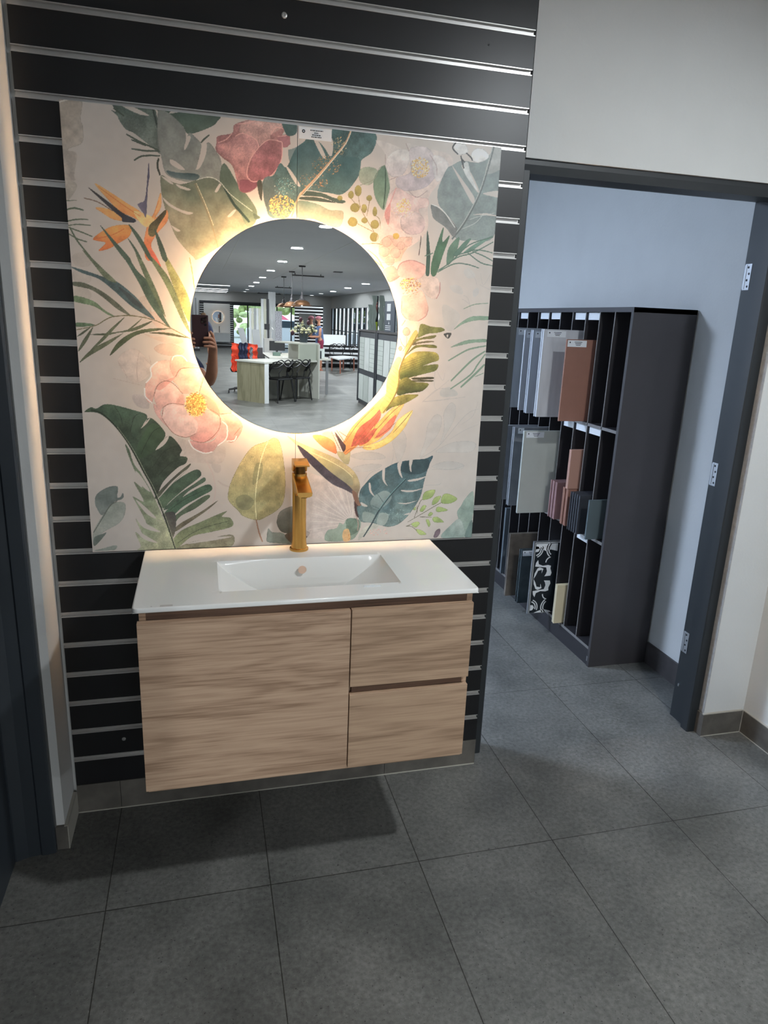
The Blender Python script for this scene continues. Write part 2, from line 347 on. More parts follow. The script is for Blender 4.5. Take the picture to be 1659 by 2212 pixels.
# ---------------------------------------------------------------- floral tiles
OPS = [
["P",[-4,1195,18,1198,53,1200,48,1155,52,1137,48,1101,17,1085,-2,1078],[148,138,126],[160,150,138],1,1,100],
["P",[0,1075,16,1079,33,1072,23,1022,25,1011,-4,1009],[158,148,138],0,0,1,100],
["P",[-2,1005,22,1007,27,993,8,965,1,968],[155,147,136],0,0,1,100],
["L",[-1,1188,25,1197,53,1198],[185,178,168],4,100],
["P",[995,281,1010,333,1016,380,1041,414,1062,402,1054,355,1020,307,1004,281],[158,154,149],[168,164,158],1,0,75],
["P",[1061,316,1071,368,1067,419,1088,451,1106,440,1105,402,1077,346],[158,154,149],[168,164,158],1,0,75],
["P",[910,299,902,325,912,350,933,363,948,338,945,299,925,260],[158,154,149],[168,164,158],1,0,75],
["P",[1048,294,1101,324,1165,328,1185,315,1168,293,1103,291],[158,154,149],[168,164,158],1,0,75],
["P",[1038,246,1087,263,1143,253,1140,236,1084,236],[158,154,149],[168,164,158],1,0,75],
["P",[768,283,810,296,862,291,880,274,811,270],[158,154,149],[168,164,158],1,0,75],
["P",[777,245,829,257,872,252,838,235,795,232],[158,154,149],[168,164,158],1,0,75],
["L",[844,58,903,256,905,304],[146,143,140],2,70],
["L",[996,273,1056,311,1140,411,1185,433],[146,143,140],2,70],
["L",[994,452,1045,494,1103,487],[146,143,140],2,70],
["L",[999,454,1069,461,1136,470],[146,143,140],2,70],
["L",[1038,237,1107,236,1153,249],[146,143,140],2,70],
["L",[1019,184,1064,185,1073,192],[146,143,140],2,70],
["L",[813,197,834,227,864,239],[146,143,140],2,70],
["L",[1131,751,1114,762,1102,767],[150,146,143],2,60],
["L",[1114,855,1140,829,1148,808],[150,146,143],2,60],
["L",[1157,844,1169,811,1191,846],[150,146,143],2,60],
["L",[1136,729,1123,768,1107,778],[150,146,143],2,60],
["L",[1157,811,1202,794],[150,146,143],2,60],
["L",[1030,548,1030,505,1040,490],[150,146,143],2,60],
["L",[1036,549,1057,520,1062,543],[150,146,143],2,60],
["L",[995,454,1040,490,1079,523],[150,146,143],2,60],
["L",[995,454,1051,458,1086,467],[150,146,143],2,60],
["L",[1180,456,1167,411,1130,383],[150,146,143],2,60],
["L",[1189,383,1144,365,1092,334],[150,146,143],2,60],
["P",[1102,846,1116,858,1136,845,1140,832,1116,828],[164,164,160],0,0,0,60],
["P",[1060,800,1080,807,1099,800,1104,781,1076,785],[162,161,157],0,0,0,60],
["P",[1042,747,1086,732,1100,711,1075,670,1052,686],[158,157,152],0,0,0,60],
["P",[1137,793,1152,802,1156,786,1141,774],[160,160,158],0,0,0,60],
["P",[1052,490,1080,500,1107,485,1104,473,1057,470],[150,152,148],0,0,0,60],
["P",[4,825,28,836,51,819,41,801,11,802],[158,148,136],0,0,1,40],
["P",[1,783,25,794,48,777,38,758,8,759],[158,148,136],0,0,1,40],
["P",[-2,740,22,751,45,734,35,714,5,716],[158,148,136],0,0,1,40],
["P",[164,723,192,731,196,684,177,677],[170,152,140],0,0,1,50],
["P",[135,462,173,459,178,426,146,432],[150,142,140],0,0,1,70],
["P",[247,343,321,314,386,314,378,266,326,265,275,275],[168,155,148],0,0,1,50],
["L",[333,271,352,224,355,164,333,108],[170,152,146],4,70],
["L",[364,211,380,198,405,189],[160,148,142],6,70],
["P",[347,261,373,258,371,237,357,237],[158,150,145],0,0,0,60],
["P",[102,555,119,581,154,589,190,547,182,517,149,496,124,512],[176,160,152],[186,172,162],1,1,60],
["L",[152,496,151,539,160,586],[150,132,124],1,70],
["L",[102,555,119,525,124,502],[150,132,124],1,70],
["L",[190,547,169,569],[150,132,124],1,70],
["L",[86,508,124,499,162,490],[150,132,124],1,70],
["L",[185,573,190,547],[150,132,124],1,70],
["P",[199,593,222,607,257,605,282,589,262,575,220,577],[205,172,152],[196,160,142],1,1,60],
["P",[175,631,206,626,271,622,273,609,225,610],[206,176,158],0,0,1,50],
["P",[184,683,225,691,240,653,271,638,232,633],[212,172,154],0,0,1,40],
["P",[127,1201,177,1201,227,1198,236,1137,240,1093,226,1099,204,1115,174,1135,155,1142,141,1160,136,1171,122,1183,133,1181],[74,88,80],[104,112,104],1,2,100],
["P",[147,1197,177,1195,214,1180,191,1180,165,1188],0,0,0,0,100],
["L",[155,1131,188,1116,234,1100],[66,76,66],5,100],
["L",[166,1097,203,1096,238,1098],[66,76,66],5,100],
["L",[171,1070,194,1083,237,1087],[66,76,66],5,100],
["L",[167,1119,203,1108],[66,76,66],5,100],
["L",[128,1188,153,1172],[66,76,66],5,100],
["L",[342,1128,350,1137,364,1149],[66,76,66],5,100],
["L",[223,1197,229,1173,236,1141],[46,56,50],5,100],
["P",[227,1198,293,1197,388,1198,385,1183,371,1170,330,1151,307,1147,295,1165,269,1180,257,1187],[62,80,70],[78,94,82],1,1,100],
["P",[263,1190,277,1199,297,1198,277,1192],0,0,0,0,100],
["P",[238,1195,261,1191,292,1168,304,1143,301,1106,311,1148,330,1138,342,1125,339,1102,328,1063,340,1079,358,1130,382,1109,393,1088,395,1053,388,1037,360,1044,327,1036,303,1030,271,1035,248,1048,239,1089,233,1118,233,1159],[108,113,108],[124,126,119],1,1,100],
["P",[261,1080,276,1077,298,1060,284,1059,264,1069],0,0,0,0,100],
["P",[308,1140,316,1137,303,1110,298,1111],0,0,0,0,100],
["P",[326,1062,340,1083,349,1114,357,1126,353,1099,338,1068],0,0,0,0,100],
["P",[237,1040,263,1027,290,1023,327,1036,360,1044,388,1035,425,1001,441,979,474,933,380,870,325,836,313,842,289,865,269,891,255,926,244,960,237,994],[100,110,92],[172,158,128],1,1,100],
["P",[252,1053,283,1050,315,1052,335,1048,327,1036,295,1035,263,1040],[52,72,74],[90,104,104],0,1,100],
["P",[237,1038,251,1034,268,1022,258,1023],0,0,0,0,100],
["P",[274,1022,290,1018,312,1012,302,1009,282,1014],0,0,0,0,100],
["P",[239,987,260,971,288,959,316,954,300,949,268,960,248,972],0,0,0,0,100],
["P",[258,918,270,913,282,906,270,905],0,0,0,0,100],
["P",[407,952,424,969,430,968,415,951],0,0,0,0,100],
["P",[375,1013,388,1033,392,1030,381,1011],0,0,0,0,100],
["L",[323,1027,346,975,365,925,380,870],[122,108,80],3,100],
["L",[327,1028,350,976,369,926],[190,176,140],2,100],
["P",[401,1084,442,1026,462,1008,487,970,479,937,457,932,437,974,408,1019,388,1037],[88,106,90],[112,128,104],1,1,100],
["L",[400,1023,424,985,441,967,466,941],[38,58,50],9,100],
["L",[327,1036,360,1046,388,1037,416,1008,475,969],[176,180,168],2,100],
["P",[477,965,496,955,481,950],[84,104,88],0,0,1,100],
["L",[233,1081,229,1062,235,1040],[56,60,50],6,100],
["P",[382,1132,386,1148,423,1159,428,1178,452,1190,489,1199,560,1200,562,1180,552,1156,556,1117,547,1089,530,1065,509,1063,496,1046,484,1029,463,1016,442,1018,434,1041,422,1079,398,1096,380,1113],[158,112,108],[136,84,86],1,2,100],
["P",[448,1184,485,1197,556,1198,552,1182,526,1165,522,1153,497,1135,468,1159,444,1161],[178,140,132],[160,118,112],1,2,100],
["P",[431,1152,452,1161,485,1149,493,1131,468,1094,463,1059,467,1048,446,1058,422,1086,386,1106,384,1129,406,1134],[168,122,118],[148,94,96],1,2,100],
["P",[493,1131,518,1151,547,1151,556,1144,552,1102,526,1064,484,1045,465,1051,461,1070,472,1102],[150,96,97],[136,78,84],1,2,100],
["P",[442,1045,467,1048,486,1045,482,1029,454,1016,442,1022],[138,76,88],0,1,1,100],
["P",[543,1162,573,1173,577,1189,585,1188,589,1176,577,1166,577,1143,556,1137,547,1151],[142,92,96],0,1,1,100],
["L",[493,1131,518,1151,547,1151,556,1144,552,1102,526,1064,484,1045,465,1051,461,1070,472,1102,493,1131],[198,150,142],3,80],
["L",[431,1152,452,1161,485,1149,493,1131],[198,150,142],3,80],
["L",[526,1165,539,1183,560,1183],[198,150,142],3,80],
["L",[543,1162,577,1170,587,1182,577,1189],[198,150,142],3,80],
["L",[436,1182,464,1187,489,1197],[198,150,142],3,80],
["L",[423,1159,407,1142,386,1132],[198,150,142],3,80],
["P",[503,1047,516,1060,533,1066,550,1097,568,1089,594,1139,628,1166,655,1160,672,1146,691,1128,694,1199,747,1197,815,1195,808,1150,776,1123,773,1090,751,1056,733,1038,715,1030,679,1033,612,1032,594,998,568,960,524,958,511,984,505,1011],[62,92,90],[84,110,106],1,2,100],
["P",[572,1137,598,1147,641,1155,659,1129,634,1082,607,1048,581,1086],[52,84,88],[80,104,104],0,0,60],
["P",[713,1126,772,1127,768,1090,733,1042,687,1063,678,1090],[52,86,86],[80,108,104],0,0,60],
["P",[503,1047,524,1061,542,1035,568,996,546,962,511,984],[104,122,120],[92,100,96],0,1,70],
["P",[641,1165,655,1160,675,1126,666,1123],0,0,0,0,100],
["P",[566,1089,579,1082,606,1046,594,1047],0,0,0,0,100],
["P",[659,1168,693,1171,693,1128,682,1143],0,0,0,0,100],
["P",[576,1145,619,1161,594,1141,572,1133],0,0,0,0,100],
["P",[599,1005,652,1002,689,989,728,987,719,947,680,950,644,962,599,962],[118,146,130],[206,186,154],1,1,100],
["P",[616,1032,665,1031,697,1022,734,1015,716,1008,666,1020,612,1020],[72,92,80],0,0,1,100],
["P",[603,1015,652,1019,707,1009,657,1009,603,1010],[72,86,74],0,0,1,100],
["D",712,1154,21,23,80,[[190,150,90],[150,120,70],[215,190,140]],2],
["D",678,1102,40,24,150,[[170,110,60],[196,140,80],[120,90,60]],2],
["D",643,1059,40,20,110,[[150,90,50],[190,130,80]],2],
["D",555,987,37,30,330,[[214,170,84],[196,132,60],[226,180,100]],3],
["D",563,1036,31,24,110,[[120,170,170],[190,190,170],[60,120,124]],2],
["L",[745,1197,730,1163,700,1126,651,1070,608,1024,592,994,582,962],[176,138,104],6,100],
["L",[747,1197,732,1163,702,1125,654,1068,612,1022],[224,200,170],2,100],
["P",[488,1045,501,1046,500,999,492,1014],[78,80,66],0,0,1,100],
["P",[557,1198,593,1197,593,1174,572,1166,561,1179],[60,84,80],0,0,1,100],
["P",[773,1098,795,1109,823,1103,820,1078,797,1061,774,1070],[128,142,118],[146,152,130],1,1,100],
["P",[844,1117,856,1097,862,1060,854,1026,846,1000,826,1020,815,1048,815,1081,828,1103],[86,112,90],[110,132,108],1,1,100],
["L",[846,1115,849,1059,845,1004],[54,74,58],4,100],
["L",[774,1059,815,1079,830,1109,857,1122],[120,124,104],2,100],
["P",[780,1045,778,1037,773,1031,767,1031,762,1035,760,1044,761,1052,766,1058,772,1059,778,1054],[166,152,78],[132,122,62],1,1,100],
["P",[758,1033,756,1027,752,1023,747,1023,743,1026,741,1032,743,1038,747,1042,752,1043,756,1039],[166,152,78],[132,122,62],1,1,100],
["P",[776,1001,773,994,767,989,758,989,751,992,748,999,751,1006,757,1011,766,1012,773,1008],[166,152,78],[132,122,62],1,1,100],
["P",[797,1001,795,994,792,989,787,989,783,993,781,999,782,1007,786,1011,791,1011,795,1008],[166,152,78],[132,122,62],1,1,100],
["P",[811,1029,810,1025,806,1021,800,1021,796,1023,794,1028,796,1032,800,1035,805,1036,809,1033],[166,152,78],[132,122,62],1,1,100],
["P",[770,963,768,955,761,950,752,950,745,954,742,961,745,968,751,974,760,974,767,970],[166,152,78],[132,122,62],1,1,100],
["P",[800,969,799,965,794,961,788,961,783,964,781,968,783,972,788,976,793,976,798,974],[166,152,78],[132,122,62],1,1,100],
["P",[834,961,832,954,826,949,818,948,812,952,809,959,811,966,817,971,825,972,831,968],[166,152,78],[132,122,62],1,1,100],
["P",[827,994,826,987,823,982,819,982,815,986,814,993,815,1001,818,1006,822,1006,825,1002],[166,152,78],[132,122,62],1,1,100],
["P",[835,927,832,919,826,914,818,913,811,917,808,925,811,933,817,938,825,938,832,934],[166,152,78],[132,122,62],1,1,100],
["P",[725,1022,724,1018,720,1016,716,1015,712,1018,710,1021,712,1025,715,1028,720,1028,724,1026],[166,152,78],[132,122,62],1,1,100],
["L",[771,1030,781,995,815,947,820,939],[112,98,60],2,100],
["L",[750,1023,776,999],[112,98,60],2,100],
["L",[804,1022,797,980],[112,98,60],2,100],
["L",[769,959,796,948,820,939],[112,98,60],2,100],
["L",[822,984,835,974,839,948],[112,98,60],2,100],
["P",[816,1179,867,1172,914,1160,908,1180,961,1172,1033,1163,1045,1134,1005,1080,978,1036,978,949,908,892,851,871,826,904,855,1018,863,1052,851,1105,845,1146],[176,168,162],[196,166,154],0,1,60],
["P",[846,1121,854,1142,881,1161,914,1160,915,1131,898,1097,866,1090,851,1105],[184,178,172],[168,158,156],1,1,100],
["P",[914,1160,937,1174,970,1173,991,1150,1000,1118,994,1096,967,1069,919,1056,886,1062,880,1087,921,1107],[174,164,162],[160,148,150],1,1,100],
["P",[986,1154,1024,1149,1036,1121,1009,1089,994,1100],[182,176,172],0,1,1,80],
["P",[855,1018,863,1044,886,1062,920,1048,954,1042,978,1040,979,1019,951,1008,972,979,964,948,930,939,891,948,867,955,851,983],[190,164,158],[200,172,160],1,1,100],
["P",[899,983,941,1003,972,979,964,948,925,939,905,953],[186,166,160],[174,148,146],1,1,100],
["P",[850,996,866,1019,863,963,853,975],[196,124,116],0,0,1,80],
["L",[853,992,864,1018,881,1062],[186,112,108],3,70],
["P",[840,914,863,933,892,930,935,933,927,911,909,883,900,865,861,858,837,879],[212,172,152],[226,184,156],1,1,100],
["P",[874,916,872,908,864,902,855,902,847,906,844,914,846,922,854,928,863,929,871,924],[216,176,158],[200,152,140],2,1,70],
["P",[905,918,902,910,895,905,886,904,879,909,876,916,878,924,885,929,894,930,901,926],[216,176,158],[200,152,140],2,1,70],
["P",[936,920,934,912,927,907,918,906,910,911,907,918,909,926,916,931,925,932,933,928],[216,176,158],[200,152,140],2,1,70],
["P",[869,890,867,881,859,875,849,874,840,879,837,888,839,897,847,902,857,903,866,898],[216,176,158],[200,152,140],2,1,70],
["P",[903,887,900,878,893,872,882,872,874,877,870,885,873,894,881,900,891,901,900,896],[216,176,158],[200,152,140],2,1,70],
["P",[885,864,883,856,876,851,867,851,860,855,856,863,859,870,866,876,875,876,882,872],[216,176,158],[200,152,140],2,1,70],
["P",[915,908,913,901,907,896,899,896,893,900,890,906,892,913,898,918,906,918,913,914],[216,176,158],[200,152,140],2,1,70],
["P",[896,933,894,928,889,924,884,924,879,927,877,931,878,937,883,940,889,941,894,938],[196,160,70],0,0,1,100],
["D",949,1120,28,27,260,[[214,170,84],[190,150,70],[228,206,150],[160,130,80]],3],
["D",905,1015,21,19,120,[[214,170,84],[190,150,90],[210,190,150]],3],
["D",903,1000,34,19,60,[[226,216,200],[200,170,120]],2],
["L",[904,1179,914,1160],[136,112,108],2,80],
["L",[845,1146,846,1121],[136,112,108],2,80],
["L",[976,1157,997,1130,1001,1105],[136,112,108],2,80],
["L",[861,1081,884,1091],[136,112,108],2,80],
["L",[919,1056,944,1041,974,1061],[136,112,108],2,80],
["L",[899,978,903,953,930,939],[136,112,108],2,80],
["L",[842,857,866,859],[136,112,108],2,80],
["L",[962,939,961,913,958,884],[136,112,108],2,80],
["L",[963,937,959,884],[70,62,56],3,100],
["P",[851,835,879,850,897,835,901,819,872,804,860,820],[232,176,158],[214,140,128],1,1,100],
["P",[894,840,905,859,939,869,978,858,982,840,971,823,948,814,924,818,901,822],[200,152,144],[214,172,160],1,1,100],
["P",[965,817,983,830,1006,830,1025,818,1030,788,1020,763,992,770,973,793],[190,172,162],0,1,1,100],
["P",[912,763,933,770,973,785,990,756,997,734,990,712,966,696,936,699,917,720],[216,180,162],[206,164,150],1,1,100],
["P",[930,696,966,694,973,686,959,666,938,671],[232,192,168],0,0,1,70],
["D",937,800,32,20,260,[[150,104,76],[190,140,96],[120,84,66],[214,170,84]],3],
["D",938,775,24,11,40,[[200,150,110],[150,104,76]],2],
["L",[966,696,990,712,996,731],[150,104,98],3,90],
["L",[1029,812,1030,785,1020,763],[150,104,98],3,90],
["L",[930,701,914,720,913,752],[150,104,98],3,90],
["L",[872,804,886,813,903,822],[150,104,98],3,90],
["L",[894,838,905,859,939,869,978,858],[150,104,98],3,90],
["P",[944,664,942,657,936,652,929,652,923,656,920,663,922,671,928,676,935,676,941,671],[206,160,140],0,2,1,100],
["P",[921,614,920,610,917,608,913,607,910,610,909,614,910,618,913,621,916,621,920,618],[206,150,130],0,2,1,100],
["L",[927,698,916,681],[124,104,70],2,100],
["L",[933,651,934,626,923,606],[124,104,70],2,100],
["L",[912,645,919,628,931,617],[124,104,70],2,100],
["L",[818,865,841,851,853,843],[180,160,96],5,100],
["L",[784,904,826,909,845,906],[110,100,60],2,100],
["L",[803,890,832,870,853,840],[150,140,80],3,100],
["P",[1045,1134,1031,1125,1014,1089,1006,1059,1013,1025,1044,997,1071,969,1068,942,1089,934,1124,937,1190,950,1209,1079,1198,1199,1168,1196,1160,1174,1132,1150,1108,1148,1073,1149],[108,120,118],[118,128,124],1,1,100],
["P",[1150,1122,1208,1148,1202,1207,1173,1196],[146,146,142],0,0,1,80],
["P",[1045,1134,1076,1103,1120,1055,1116,1037,1078,1086],0,0,0,0,100],
["P",[1074,1137,1099,1126,1130,1082,1129,1069,1096,1105],0,0,0,0,100],
["P",[1147,1068,1199,1079,1200,1061,1165,1063],0,0,0,0,100],
["P",[1119,1007,1159,1014,1200,1010,1200,1008,1159,1009],0,0,0,0,100],
["L",[1110,993,1139,1004,1189,1017],[170,172,166],2,80],
["L",[1087,965,1130,986,1154,1014],[170,172,166],2,80],
["L",[1059,937,1099,931],[170,172,166],2,80],
["L",[1171,1196,1152,1118,1132,1056,1095,983,1059,935],[88,94,92],7,100],
["L",[1167,1196,1149,1118,1129,1056,1091,983,1056,937],[150,154,148],3,100],
["P",[989,1026,1019,1013,1060,981,1072,964,1063,942,1037,966,1001,986,992,1002],[96,100,98],[116,118,114],1,1,100],
["L",[989,1026,1024,1013,1066,968],[186,186,180],3,100],
["P",[1045,1197,1079,1196,1091,1172,1057,1165],[190,188,184],0,2,1,100],
["P",[1101,1169,1115,1185,1139,1185,1158,1167,1132,1150,1107,1152],[188,187,183],0,2,1,100],
["P",[1079,1137,1093,1147,1105,1114,1129,1073,1091,1109],[172,174,170],0,0,1,100],
["L",[1055,1198,1044,1180,1062,1165],[48,50,50],5,100],
["L",[1070,1162,1082,1129],[48,50,50],5,100],
["L",[1086,1171,1102,1160,1107,1152],[48,50,50],5,100],
["L",[1073,1154,1083,1146],[48,50,50],5,100],
["P",[983,832,982,870,981,954,994,888,994,832],[52,76,64],0,1,1,100],
["P",[999,835,1002,880,1029,966,1030,926,1051,945,1034,891,1015,832],[66,98,72],0,1,1,100],
["P",[1046,865,1050,910,1081,943,1076,902,1059,868],[84,112,92],0,1,1,100],
["P",[1067,893,1099,931,1119,941,1101,913,1082,891],[80,110,94],0,1,1,100],
["P",[1097,899,1135,928,1189,954,1146,922,1117,902],[92,122,106],0,1,1,100],
["L",[1017,843,1058,870,1115,923,1190,950],[74,100,86],4,100],
["L",[1020,840,1077,884,1127,901,1191,936],[74,100,86],4,100],
["L",[1020,840,1069,866,1109,868,1151,859],[74,100,86],4,100],
["L",[1077,891,1137,910,1191,905],[74,100,86],4,100],
["L",[1112,900,1155,875,1194,868],[74,100,86],4,100],
["L",[1127,905,1164,894,1193,882],[74,100,86],4,100],
["L",[977,883,1002,893],[74,100,86],4,100],
["P",[71,1007,105,991,149,965,180,948,199,926,194,914,163,931,129,944,103,969],[216,160,92],[204,122,64],1,1,100],
["P",[69,949,102,948,132,936,147,922,112,923,86,937],[216,156,90],[206,134,72],1,1,100],
["P",[58,870,87,895,115,908,147,912,156,903,149,883,124,866,96,849,70,843,89,864],[214,146,74],[204,96,48],1,1,100],
["P",[199,926,215,946,234,998,234,963,219,935,248,956,249,929,225,900,213,884,204,863,214,830,190,828,186,870,194,906],[214,150,92],[204,104,62],1,1,100],
["P",[164,946,188,944,215,931,198,910,179,920],[222,172,110],0,0,1,100],
["P",[207,1067,208,1037,202,1003,195,937,188,944,175,963,181,969,195,983],[64,60,82],[104,100,118],1,1,100],
["P",[54,997,103,965,136,941,167,927,163,919,135,919,132,929,110,946],[66,60,54],[50,52,60],0,1,100],
["P",[219,931,244,956,245,945,226,916,213,888,199,891,202,914],[70,64,46],[100,92,60],0,2,100],
["L",[42,970,76,963,113,943],[110,88,70],3,100],
["L",[58,870,106,884,138,902],[190,96,50],2,100],
["L",[78,1001,134,963,179,936],[186,100,50],2,100],
["L",[211,934,229,978],[190,110,60],2,100],
["P",[192,852,207,853,227,814,221,811,203,834],[224,118,84],[210,90,70],0,1,100],
["P",[-1,798,31,791,78,777,114,765,155,732,178,705,205,671,159,695,135,713,100,745,66,771,25,784],[66,86,88],0,1,2,100],
["P",[30,842,51,825,79,797,111,765,84,772,56,807],[98,108,84],0,1,2,100],
["P",[121,848,142,834,165,798,194,769,211,735,231,679,246,650,227,666,192,715,169,764,141,815],[70,92,78],0,1,2,100],
["P",[161,850,178,827,195,791,218,735,234,679,211,722,182,787],[96,112,86],0,1,2,100],
["P",[191,846,224,814,248,781,271,725,299,639,279,668,252,731,229,780],[112,128,90],0,1,2,100],
["P",[232,854,253,822,282,770,301,720,297,668,277,709,254,772,240,818],[160,162,98],0,1,2,100],
["P",[1,760,29,759,70,741,102,718,128,694,143,678,110,694,75,723,43,743,1,751],[88,92,76],0,1,2,100],
["P",[1,724,23,722,53,711,76,691,102,675,84,679,49,700,1,710],[98,118,86],0,1,2,100],
["P",[82,570,105,607,144,634,188,646,249,649,207,641,156,628,117,600],[74,84,58],0,1,2,100],
["P",[188,635,223,638,258,634,298,624,271,626,223,632],[80,86,60],0,1,2,100],
["P",[2,549,35,585,90,616,144,646,171,673,131,640,79,599,31,569],[88,94,70],0,1,2,100],
["P",[32,582,65,618,91,645,127,675,94,638,67,609],[84,92,68],0,1,2,100],
["P",[32,625,81,631,131,641,199,668,156,641,106,632,75,624],[80,88,66],0,1,2,100],
["P",[2,655,28,655,49,651,27,646,1,645],[84,108,80],0,1,2,100],
["P",[1,578,14,607,44,646,25,607],[84,90,70],0,1,2,100],
["P",[1,619,19,634,39,646,17,626],[84,90,70],0,1,2,100],
["P",[113,755,155,726,178,699,148,713],[58,62,62],0,0,0,60],
["L",[-1,636,49,649,77,666,99,675,146,679,202,670,240,653,298,623],[96,92,60],3,100],
["L",[-3,938,18,944,40,940],[80,92,72],5,100],
["L",[-4,910,23,917,50,918],[80,92,72],4,100],
["L",[-2,900,26,905,55,904],[80,92,72],3,100],
["L",[-1,896,29,887,57,877],[80,92,72],4,100],
["L",[-2,881,20,869,43,863],[80,92,72],4,100],
["L",[3,897,20,863,51,823],[80,92,72],5,100],
["L",[-3,960,25,963],[80,92,72],2,100],
["P",[78,906,109,873,150,826,134,825],[70,88,74],0,1,1,100],
["P",[149,914,177,885,206,829,196,829,176,865],[70,88,74],0,1,1,100],
["P",[214,907,232,873,245,831,231,833],[70,88,74],0,1,1,100],
["P",[145,879,163,857,178,828,170,833],[70,88,74],0,1,1,100],
["L",[303,840,309,803,314,756],[130,124,70],3,100],
["P",[169,473,173,497,189,517,187,540,207,557,239,560,264,532,253,508,227,504,200,487,192,456,185,441,173,449],[216,182,166],[200,150,140],1,1,100],
["P",[243,568,266,575,288,559,317,550,320,542,271,535,254,515,241,535],[236,190,168],[226,170,154],1,1,100],
["P",[247,505,264,522,271,539,297,544,322,542,333,513,319,475,292,468,268,471,259,491],[238,200,176],[224,176,160],1,1,100],
["P",[330,516,353,493,376,469,409,417,378,410,344,424,331,455,319,475],[240,196,172],[232,170,152],1,1,100],
["P",[193,463,204,490,227,504,250,494,268,468,274,437,238,440,217,429,207,415,198,436],[216,180,170],[206,158,150],1,1,100],
["P",[192,439,207,419,213,398,228,371,209,391,194,415],[196,152,146],0,1,1,100],
["P",[378,410,412,410,440,375,418,332,394,332,388,385],[224,182,166],[206,150,140],1,1,100],
["P",[374,406,395,382,394,342,369,321,351,299,327,295,300,310,287,332,328,325,363,342],[206,168,160],[192,140,136],1,1,100],
["P",[299,399,337,423,374,403,374,371,359,342,331,328,297,332,288,344,308,364],[212,168,160],[204,140,134],1,1,100],
["P",[214,419,231,438,271,437,300,402,312,381,305,353,277,342,244,353,222,381,213,398],[198,172,168],[208,172,164],1,1,100],
["P",[200,487,234,508,254,515,233,494,210,477],[206,130,120],0,0,0,60],
["P",[325,468,362,445,374,406,338,430],[222,140,120],0,0,0,60],
["P",[272,468,277,437,251,440],[214,140,124],0,0,1,40],
["L",[193,460,204,490,227,504,250,494,272,468],[128,88,74],2,100],
["L",[213,398,222,381,244,353,277,342,305,353],[128,88,74],2,100],
["L",[217,429,238,440,274,437],[128,88,74],2,100],
["L",[213,402,217,429],[128,88,74],2,100],
["L",[347,424,374,404,370,364,331,328,297,332],[128,88,74],2,100],
["L",[322,542,271,539,254,515],[128,88,74],2,100],
["L",[331,513,319,475],[128,88,74],2,100],
["L",[374,410,409,414],[128,88,74],2,100],
["L",[433,371,415,349],[128,88,74],2,100],
["L",[173,497,189,517,188,539,207,557],[248,232,206],4,100],
["L",[169,483,170,459,187,441],[248,232,206],4,100],
["L",[284,335,297,310,327,295,351,299],[248,232,206],4,100],
["L",[381,389,395,374,392,339,366,317],[248,232,206],4,100],
["L",[394,331,414,332,422,346],[248,232,206],4,100],
["L",[246,561,253,573,275,574,288,559],[248,232,206],4,100],
["P",[334,437,329,418,315,407,298,407,285,418,281,437,286,455,300,467,316,467,330,456],[206,152,66],[214,170,84],0,1,100],
["D",307,437,31,36,420,[[214,170,84],[176,116,44],[232,190,104],[120,76,30]],3],
["P",[6,414,23,427,38,424,60,436,86,434,134,421,171,407,166,383,154,369,180,399,218,359,213,334,193,306,229,347,263,309,258,289,278,282,273,264,249,251,208,210,187,168,176,194,155,236,134,286,114,327,86,371,51,406,26,414],[64,84,66],[46,50,40],1,2,100],
["P",[152,339,185,383,218,355,197,310,149,281,139,302],[66,94,62],[52,70,50],0,0,60],
["P",[125,391,134,419,167,405,158,375,133,343],[72,92,76],[58,76,60],0,1,70],
["P",[153,368,170,389,181,399,169,381],0,0,0,0,100],
["P",[191,305,209,330,230,347,217,322],0,0,0,0,100],
["P",[258,289,266,303,270,295,262,287],0,0,0,0,100],
["P",[190,153,223,193,264,226,305,246,317,229,295,208,267,187,225,150,205,129],[58,78,62],[74,92,70],1,2,100],
["P",[205,125,246,167,299,204,324,221,326,208,278,179,237,137],[66,84,68],0,1,2,100],
["P",[212,120,250,154,311,191,340,199,346,182,310,161,261,132,223,98,204,103],[58,82,64],[70,98,76],1,2,100],
["P",[223,89,260,123,326,165,339,159,297,126,252,102,226,67],[72,86,66],0,1,2,100],
["P",[226,54,251,80,309,113,363,149,333,121,279,83,242,58],[96,90,72],0,1,2,100],
["P",[229,28,254,58,308,82,387,115,374,98,399,93,404,66,340,50,286,39,248,9,234,3],[100,110,80],[124,132,96],1,2,100],
["P",[240,0,285,21,339,30,404,39,403,3,347,-1],[112,108,90],[132,130,104],1,2,100],
["P",[204,112,236,115,238,67,225,37,207,94],[62,62,62],[90,86,74],1,2,100],
["P",[187,172,240,226,285,263,281,251,240,209,190,161],[76,78,64],0,1,2,100],
["P",[110,322,130,282,147,236,175,177,203,99,232,1,131,0,136,14,122,58,145,40,125,101,155,83,127,152,122,167,151,152,126,211,149,194,127,253,112,302],[84,98,76],[156,158,126],1,2,100],
["P",[120,306,134,277,147,240,129,265],0,0,0,0,100],
["P",[132,244,150,223,170,181,145,203],0,0,0,0,100],
["P",[128,157,150,139,184,99,157,113],0,0,0,0,100],
["P",[125,105,155,83,194,55,147,70],0,0,0,0,100],
["P",[127,62,161,39,184,21,145,35],0,0,0,0,100],
["P",[269,15,339,32,403,33,348,23],0,0,0,0,100],
["P",[190,157,231,201,277,247,232,209],0,0,0,0,100],
["P",[172,100,191,90,199,88,179,96],0,0,0,0,100],
["L",[23,420,51,410,86,373,114,330,134,289,155,240,176,194,204,112,234,1],[40,48,36],5,100],
["L",[90,372,117,329,138,288,159,239,180,193,208,111,236,1],[150,156,130],2,80],
["L",[123,355,136,399,152,411],[38,44,34],2,70],
["L",[150,294,183,355,207,371],[38,44,34],2,70],
